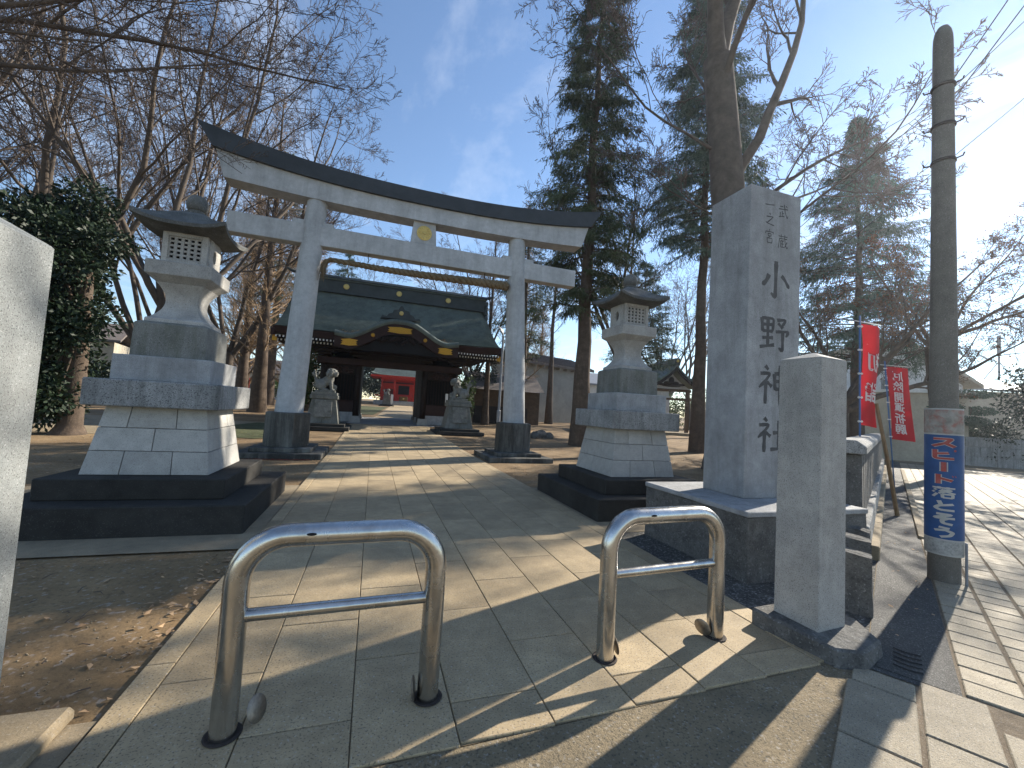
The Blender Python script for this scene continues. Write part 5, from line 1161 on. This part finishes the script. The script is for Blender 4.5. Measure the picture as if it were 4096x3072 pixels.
copy_tree(cyC, 'rounded tan leafless crown far left behind the torii beam', (-11.5, 44.0, tz(44)), R(80), 1.45)
copy_tree(cyC, 'rounded tan leafless crown left of the gatehouse roof', (-6.8, 43.5, tz(43.5)), R(150), 1.35)

# conifers with drooping sprays
def conifer(name, label, loc, seed, H, r0, crown0, wmax, m='needle', nb=230, shape=.75, dens=1., droop=.35, group='conifers', blade=1., nn_=9):
    rg = np.random.default_rng(seed); t = thing(name, label, 'conifer tree', loc, group)
    n_ = 16; pts = np.array([[rg.normal(0, .03)*i/4, rg.normal(0, .03)*i/4, -.1+(H+.1)*i/n_] for i in range(n_+1)])
    rad = np.array([r0*((1-.95*i/n_)+.45*math.exp(-9*i/n_)) for i in range(n_+1)])
    z = crown0+(H-crown0)*(np.arange(nb)/nb)**.92; u = (z-crown0)/(H-crown0); az = rg.uniform(0, 6.283, nb)
    L_ = wmax*((1-u)**shape*.95+.05)*rg.uniform(.5, 1.12, nb)*np.where(u > .12, 1, rg.uniform(.35, .9, nb))
    dd = nrm(np.stack([np.cos(az), np.sin(az), rg.uniform(0, .35, nb)], 1)); f = np.minimum(z/H*n_, n_-.01); i = f.astype(int); P = [pts[i]+(pts[i+1]-pts[i])*(f-i)[:, None]]
    for k in range(6): dd = nrm(dd+rg.normal(0, .07, dd.shape)+np.array([0, 0, -droop*.22])); P.append(P[-1]+dd*(L_/6)[:, None])
    P = np.stack(P, 1); Rr = (.010+.034*(1-u))[:, None]*np.linspace(1, .2, 7)[None]
    cnt_ = (dens*(9+9*L_)).astype(int); b_ = np.repeat(np.arange(nb), cnt_); K = len(b_); uu = .16+.84*rg.random(K)**.8; f2 = np.minimum(uu*6, 5.99); i2 = f2.astype(int); A_, B_ = P[b_, i2], P[b_, i2+1]
    ps = A_+(B_-A_)*(f2-i2)[:, None]; tg = nrm(B_-A_); s_ = rg.normal(0, 1, tg.shape); s_ = nrm(s_-tg*(s_*tg).sum(1, keepdims=True)); th = rg.uniform(.5, 1.2, (K, 1)); sd_ = tg*np.cos(th)+s_*np.sin(th)
    sd_[:, 2] = sd_[:, 2]*.4-droop*rg.uniform(.2, 1.1, K); sd_ = nrm(sd_); sl_ = (L_[b_]*.24*rg.uniform(.5, 1.3, K)*(1.2-uu*.6)+.14)[:, None]
    S = []; E_ = []
    for e in range(nn_):
        q = ps+sd_*sl_*((e+rg.random((K, 1)))/nn_)+rg.normal(0, .02, ps.shape); dn = nrm(sd_*.5+rg.normal(0, .42, ps.shape)+np.array([0, 0, -droop*1.5])); S.append(q); E_.append(q+dn*rg.uniform(.10, .26, (K, 1))*blade)
    S = np.concatenate(S); E_ = np.concatenate(E_); Wd = rg.uniform(.008, .018, (len(S), 1))*blade
    link('trunk', poly_mesh('trunk', [(pts, rad, 0), (P, Rr, 3)], lambda lv: 12 if lv == 0 else 4), 'bark', t)
    dd = E_-S; sdv = nrm(np.cross(dd, rg.normal(0, 1, S.shape)))
    V_ = np.stack([S-sdv*Wd*.5, S+dd*.5-sdv*Wd, E_, S+dd*.5+sdv*Wd], 1).reshape(-1, 3)
    link('crown', fastmesh('crown', V_, np.arange(len(V_)).reshape(-1, 4)), m, t); return t
conifer('conifer', 'tall dark drooping conifer rising right of the torii', (8.75, 16.6, tz(16.6)), 61, 25.0, .34, 6.0, 3.2, 'needle', 380, .72, 1.15, .45, blade=1.25)
conifer('conifer', 'tall drooping conifer left of the stone monument', (14.0, 15.3, tz(15.3)), 62, 25, .27, 9.2, 3.4, 'needle_b', 320, .65, 1.3, .42, blade=1.25)
c3 = conifer('conifer', 'pointed conifer behind the wall between the monument and the round pole', (21.9, 13.7, 0), 63, 17.0, .28, 4.6, 4.4, 'needle_b', 270, .85, 1.0, blade=1.25)
conifer('conifer', 'bushy conifer behind the right lantern roof', (15.2, 21.5, tz(21.5)), 64, 10.8, .22, 3.6, 2.9, 'needle_b', 130, .7, 1.0, .2)
conifer('conifer', 'thin sparse conifer above the pavilion roof', (26.0, 33.5, tz(33)), 65, 13.0, .16, 3.0, 2.0, 'needle_b', 110, .7, .7, .25)
conifer('conifer', 'dark conifer behind the left end of the torii beam', (-8.6, 40.5, tz(40)), 66, 22.5, .4, 6, 4.2, 'needle', 170, .7, .9)
conifer('conifer', 'green conifer tip just behind the left torii pillar', (-3.2, 43, tz(43)), 67, 15.2, .3, 5, 3.4, 'needle_b', 130, .7, .9)
conifer('conifer', 'dark low-branched conifer right of the right torii pillar', (9.4, 26.5, tz(26.5)), 68, 13.5, .3, 4.5, 2.6, 'needle', 130, .5, .9)

# leafy crowns made of single leaves
def leaf_cloud(rg, centers, n_, size, droop=.2):
    cs = np.array([c[:3] for c in centers]); rs = np.array([c[3:] for c in centers]); vol = rs.prod(1)**.8; idx = rg.choice(len(cs), n_, p=vol/vol.sum())
    v = rg.normal(0, 1, (n_, 3)); v /= np.linalg.norm(v, axis=1, keepdims=True); rad = rg.random((n_, 1))**.38
    p = cs[idx]+v*rs[idx]*rad; dirn = v+rg.normal(0, .7, (n_, 3))+np.array([0, 0, -droop]); dirn /= np.linalg.norm(dirn, axis=1, keepdims=True)
    sd_ = np.cross(dirn, rg.normal(0, 1, (n_, 3))); sd_ /= np.linalg.norm(sd_, axis=1, keepdims=True)+1e-9; s_ = size*rg.uniform(.6, 1.25, (n_, 1))
    up_ = np.cross(sd_, dirn)
    V_ = np.stack([p, p+dirn*s_*.5+sd_*s_*.24+up_*s_*.06, p+dirn*s_, p+dirn*s_*.5-sd_*s_*.24+up_*s_*.06], 1).reshape(-1, 3); return V_, np.arange(len(V_)).reshape(-1, 4)
def leafy(name, label, loc, seed, centers, n_, size, m, trunk_r=.2, trunk_h=3., cat='tree', group=None):
    rg = np.random.default_rng(seed); t = thing(name, label, cat, loc, group)
    tp = [(np.array([[0, 0, -.1], [.03, .02, .25], [.02, 0, trunk_h*.5], [0, .03, trunk_h]]), np.array([trunk_r*1.9, trunk_r*1.15, trunk_r, trunk_r*.6]), 0)]
    for c in centers:
        p0 = np.array([0, 0, trunk_h*rg.uniform(.5, 1)]); p1 = np.array(c[:3]); mid = (p0+p1)/2+rg.normal(0, .15, 3); tp.append((np.array([p0, mid, p1]), np.array([trunk_r*.35, trunk_r*.2, trunk_r*.06]), 3))
    link('trunk', poly_mesh('trunk', tp, lambda lv: 12 if lv == 0 else 5), 'bark', t)
    v, f = leaf_cloud(rg, centers, n_, size); link('crown', fastmesh('crown', v, f), m, t); return t
rg0 = np.random.default_rng(5); cen = []
for i in range(60):
    z = .8+6.6*rg0.random()**1.15; wv = 1.6*(1-((z-3.6)/5.2)**2)**.5 if abs(z-3.6) < 5.1 else .6
    a = rg0.uniform(0, 6.283); r = wv*math.sqrt(rg0.random())*.8; cen.append((-1.0+r*math.cos(a), r*math.sin(a), z, rg0.uniform(.55, 1.0), rg0.uniform(.55, 1.0), rg0.uniform(.4, .7)))
leafy('evergreen_tree', 'dense dark glossy evergreen tree at the left behind the pale post', (-8.3, 15.5, tz(15.5)), 71, cen, 36000, .16, 'leaf_dark', .24, 5)
def bush(label, loc, seed, w, h, n_, size, m, cat='shrub', group='shrubs'):
    rg_ = np.random.default_rng(seed); c_ = [(rg_.uniform(-w, w)*.7, rg_.uniform(-w, w)*.5, h*rg_.uniform(.25, .8), w*.4, w*.4, h*.28) for _ in range(12)]
    return leafy('shrub', label, loc, seed, c_, n_, size, m, .06, h*.6, cat, group)
bush('green shrub beside the left torii pillar, behind the guardian lion', (-3.6, 27.5, tz(27.5)), 81, 1.6, 4.4, 5000, .16, 'leaf_green')
bush('sunlit green shrub right of the gatehouse end post', (5.6, 28.2, tz(28.2)), 82, 1.0, 3.2, 3500, .14, 'leaf_green')
bush('dark green hedge in front of the far low house', (-10.3, 51, tz(51)), 83, 2.6, 2.4, 5000, .2, 'leaf_green')
bush('dark hedge at the far left edge beyond the evergreen', (-19, 34, tz(34)), 84, 4, 2.6, 6000, .25, 'leaf_dark')
bush('dark bush right of the lamp post behind the torii', (7.6, 30.6, tz(30)), 85, 1.2, 4.6, 4000, .16, 'leaf_dark')
bush('large dark garden tree at the right edge above the garden wall', (32.6, 11.6, 0), 86, 2.2, 5.6, 9000, .18, 'leaf_dark', 'tree')
bush('dark garden hedge just behind the garden wall', (31.0, 13.0, 0), 87, 2.4, 2.3, 7000, .15, 'leaf_dark')
bush('far green tree mass behind the small pavilion', (30, 36, tz(36)), 88, 4, 4.0, 6000, .25, 'leaf_green', 'tree')
bush('far trees closing the view behind the red hall, left part', (-3, 72, tz(72)), 101, 6, 9, 9000, .4, 'leaf_dark', 'tree')
bush('far trees closing the view behind the red hall, right part', (10, 74, tz(74)), 102, 7, 10, 9000, .4, 'leaf_green', 'tree')
bush('far dark tree mass at the left end of the grounds', (-24, 58, tz(58)), 103, 9, 6, 9000, .4, 'leaf_dark', 'tree')
bush('far dark tree mass beyond the storehouse', (30, 60, tz(60)), 104, 9, 6, 9000, .4, 'leaf_green', 'tree')
bush('low dark hedge behind the red hall', (2, 69, tz(69)), 105, 9, 4.2, 9000, .3, 'leaf_dark')
# clipped pine with flat pads over the garden wall
rgp = np.random.default_rng(9); pads = []
for (x, y, z, r) in ((0, 0, 3.55, 1.15), (-1.0, .3, 2.85, .8), (.9, -.2, 2.75, .75), (-.3, -.4, 2.2, .8), (.5, .3, 1.9, .7)): pads.append((x, y, z, r, r, .20))
leafy('clipped_pine', 'cloud-pruned garden pine with flat pads above the garden wall', (28.6, 13.0, 0), 91, pads, 9000, .10, 'needle_b', .10, 3.4, 'tree')
# maple with a few red-brown leaves behind the wall
mp_ = bare_tree_polys(95, 8.4, .22, 2.2, 6, (9, 8, 7, 4), .95, up=(.03, .01, 0, -.01), first=[(R(110), .85), (R(135), .9), (R(60), .8), (R(-60), .7), (R(160), .8), (R(20), .4)], minr=.007, bare_low=.3)
mpt = bare_tree('maple_tree', 'spreading maple with sparse reddish leaves behind the stone wall', (14.9, 9.7, 0), mp_, 'bark', 'twig', 2, 'maples')
def leaves_on(polys, seed, n_, size):
    rg_ = np.random.default_rng(seed); tips = np.concatenate([p[:, -1] for p, r, lv in polys if lv >= 4]); tips = tips[tips[:, 2] > 1.5]; p = tips[rg_.integers(0, len(tips), n_)]+rg_.normal(0, .06, (n_, 3))
    d1 = rg_.normal(0, 1, (n_, 3)); d1 /= np.linalg.norm(d1, axis=1, keepdims=True); d2 = np.cross(d1, rg_.normal(0, 1, (n_, 3))); d2 /= np.linalg.norm(d2, axis=1, keepdims=True); s_ = size*rg_.uniform(.6, 1.2, (n_, 1))
    V_ = np.stack([p, p+d1*s_*.5+d2*s_*.35, p+d1*s_, p+d1*s_*.5-d2*s_*.35], 1).reshape(-1, 3); return V_, np.arange(len(V_)).reshape(-1, 4)
v, f = leaves_on(mp_, 3, 9000, .06); link('leaves', fastmesh('leaves', v, f), 'leaf_red', mpt)
mp2 = bare_tree_polys(96, 9.5, .20, 4.6, 5, (9, 8, 7, 3), .9, up=(.025, .01, 0, -.01), minr=.007, bare_low=.35, spec=[(1, R(118), .95, 6.0, .6), (1, R(150), .95, 5.5, .5), (.95, R(95), .85, 6.2, .5), (1, R(60), .5, 4.0, .5), (1, R(-60), .7, 4.0, .5)])
mq = bare_tree('maple_tree', 'maple with sparse reddish leaves reaching right from behind the round-topped pole', (18.9, 9.05, 0), mp2, 'bark', 'twig', 2, 'maples')
v, f = leaves_on(mp2, 5, 4500, .075); link('leaves', fastmesh('leaves', v, f), 'leaf_red', mq)

# ================================================================== FALLEN LEAVES ON THE GROUND
def litter(name, label, spots, seed, m, size):
    rg_ = np.random.default_rng(seed); P_ = []
    for (x0, x1, y0, y1, n_) in spots:
        P_.append(np.stack([rg_.uniform(x0, x1, n_), rg_.uniform(y0, y1, n_)], 1))
    P_ = np.concatenate(P_); n_ = len(P_); z = np.array([tz(y) for y in P_[:, 1]])-.024
    a = rg_.uniform(0, 6.283, n_); s_ = size*rg_.uniform(.4, 1.3, n_); c_, s2 = np.cos(a)*s_, np.sin(a)*s_
    tl = lambda: z+rg_.uniform(0, .02, n_)
    V_ = np.stack([np.stack([P_[:, 0]-c_, P_[:, 1]-s2, tl()], 1), np.stack([P_[:, 0]+s2*.4, P_[:, 1]-c_*.4, tl()], 1), np.stack([P_[:, 0]+c_, P_[:, 1]+s2, tl()], 1), np.stack([P_[:, 0]-s2*.4, P_[:, 1]+c_*.4, tl()], 1)], 1).reshape(-1, 3)
    tag(link(name, fastmesh(name, V_, np.arange(len(V_)).reshape(-1, 4)), m), label, 'leaves', kind='stuff')
litter('fallen_leaves', 'dry brown leaves scattered over the bare earth', [(-3.5,-1.07,2.45,4.7,70), (-1.35,-1.07,2.5,4.6,60), (-9,-1.1,7.9,11,260), (-9,-1.1,11,20,500), (3.02,9,7.7,11,420), (3.02,12,11,20,900), (4,20,14,30,900), (-12,-2,20,34,500)], 4, 'leaf_dry', .030)
litter('fallen_leaves', 'dark red leaves drifted against the left torii step', [(-2.75,-1.35,10.95,11.12,220)], 6, 'leaf_maroon', .035)
rg_ = np.random.default_rng(8); k = MB(); rr = random.Random(8)
for i in range(46):
    s_, n_ = rr.uniform(4.2, 13), rr.uniform(-.08, .28); p = SN(s_, n_, .004); e = .02*rr.uniform(.5, 1.3); a = rr.uniform(0, 6.28); c_, q_ = math.cos(a)*e, math.sin(a)*e
    k.add([(p[0]-c_, p[1]-q_, p[2]), (p[0]+q_*.5, p[1]-c_*.5, p[2]+.004), (p[0]+c_, p[1]+q_, p[2]+.006), (p[0]-q_*.5, p[1]+c_*.5, p[2])], [(0,1,2,3)])
tag(link('fallen_leaves', k.mesh('fallen_leaves'), 'leaf_dry'), 'pale dry leaves lying in the asphalt gutter', 'leaves', kind='stuff')

# small stones and twigs pressed into the bare earth
rs_ = np.random.default_rng(12); n_ = 1500; P_ = np.concatenate([np.stack([rs_.uniform(-3.6, -1.1, 500), rs_.uniform(2.45, 4.7, 500)], 1), np.stack([rs_.uniform(-8, -1.1, 400), rs_.uniform(8, 14, 400)], 1), np.stack([rs_.uniform(3.1, 10, 600), rs_.uniform(7.7, 15, 600)], 1)])
tet = np.array([[1, 0, -.4], [-.5, .85, -.4], [-.5, -.85, -.4], [.1, 0, .55]]); fc = np.array([[0, 1, 3], [1, 2, 3], [2, 0, 3], [0, 2, 1]])
sz = rs_.uniform(.003, .011, (n_, 1, 1)); an = rs_.uniform(0, 6.283, n_); ca_, sa_ = np.cos(an)[:, None], np.sin(an)[:, None]
tv = tet[None]*sz*rs_.uniform(.7, 1.3, (n_, 4, 3)); tv = np.stack([tv[..., 0]*ca_-tv[..., 1]*sa_, tv[..., 0]*sa_+tv[..., 1]*ca_, tv[..., 2]], -1)
base_ = np.stack([P_[:, 0], P_[:, 1], np.array([tz(y) for y in P_[:, 1]])-.026], 1)
tag(link('pebbles', fastmesh('pebbles', (tv+base_[:, None]).reshape(-1, 3), (fc[None]+4*np.arange(n_)[:, None, None]).reshape(-1, 3)), 'concrete'), 'small stones scattered over the bare earth', 'pebbles', kind='stuff')
k = MB(); rr = random.Random(21)
for i in range(70):
    x, y = (rr.uniform(-3.4, -1.12), rr.uniform(2.5, 4.6)) if i < 40 else (rr.uniform(3.1, 9), rr.uniform(7.8, 13)); a = rr.uniform(0, 6.28); l_ = rr.uniform(.03, .12)
    p = Vector((x, y, -.022)); q = p+Vector((math.cos(a)*l_, math.sin(a)*l_, rr.uniform(0, .01))); m_ = (p+q)/2+Vector((rr.uniform(-.01, .01), rr.uniform(-.01, .01), .006)); k.tube([p, m_, q], [.003, .0025, .001], 4)
tag(link('dead_twigs', k.mesh('dead_twigs'), 'twig'), 'short dead twigs lying on the bare earth', 'twigs', kind='stuff')

# ================================================================== THIN HAZE, ADDED TO STAND IN FOR THE GLARE NEAR THE SUN
hm = bpy.data.materials.new('haze'); hm.use_nodes = True; hn = hm.node_tree; hn.nodes.clear()
ho = hn.nodes.new('ShaderNodeOutputMaterial'); hv = hn.nodes.new('ShaderNodeVolumePrincipled')
hv.inputs['Density'].default_value = .0007; hv.inputs['Anisotropy'].default_value = .72; hv.inputs['Color'].default_value = (.80, .88, 1, 1)
hn.links.new(hv.outputs[0], ho.inputs['Volume'])
# (the sky lies outside this closed box)
hz = MB().box(-150, -60, -1.5, 150, 130, 30); hzo = link('haze', hz.mesh('haze'), hm); tag(hzo, 'thin bright winter haze filling the air', 'haze', kind='stuff')
scene.cycles.volume_bounces = 0; scene.cycles.volume_step_rate = 4
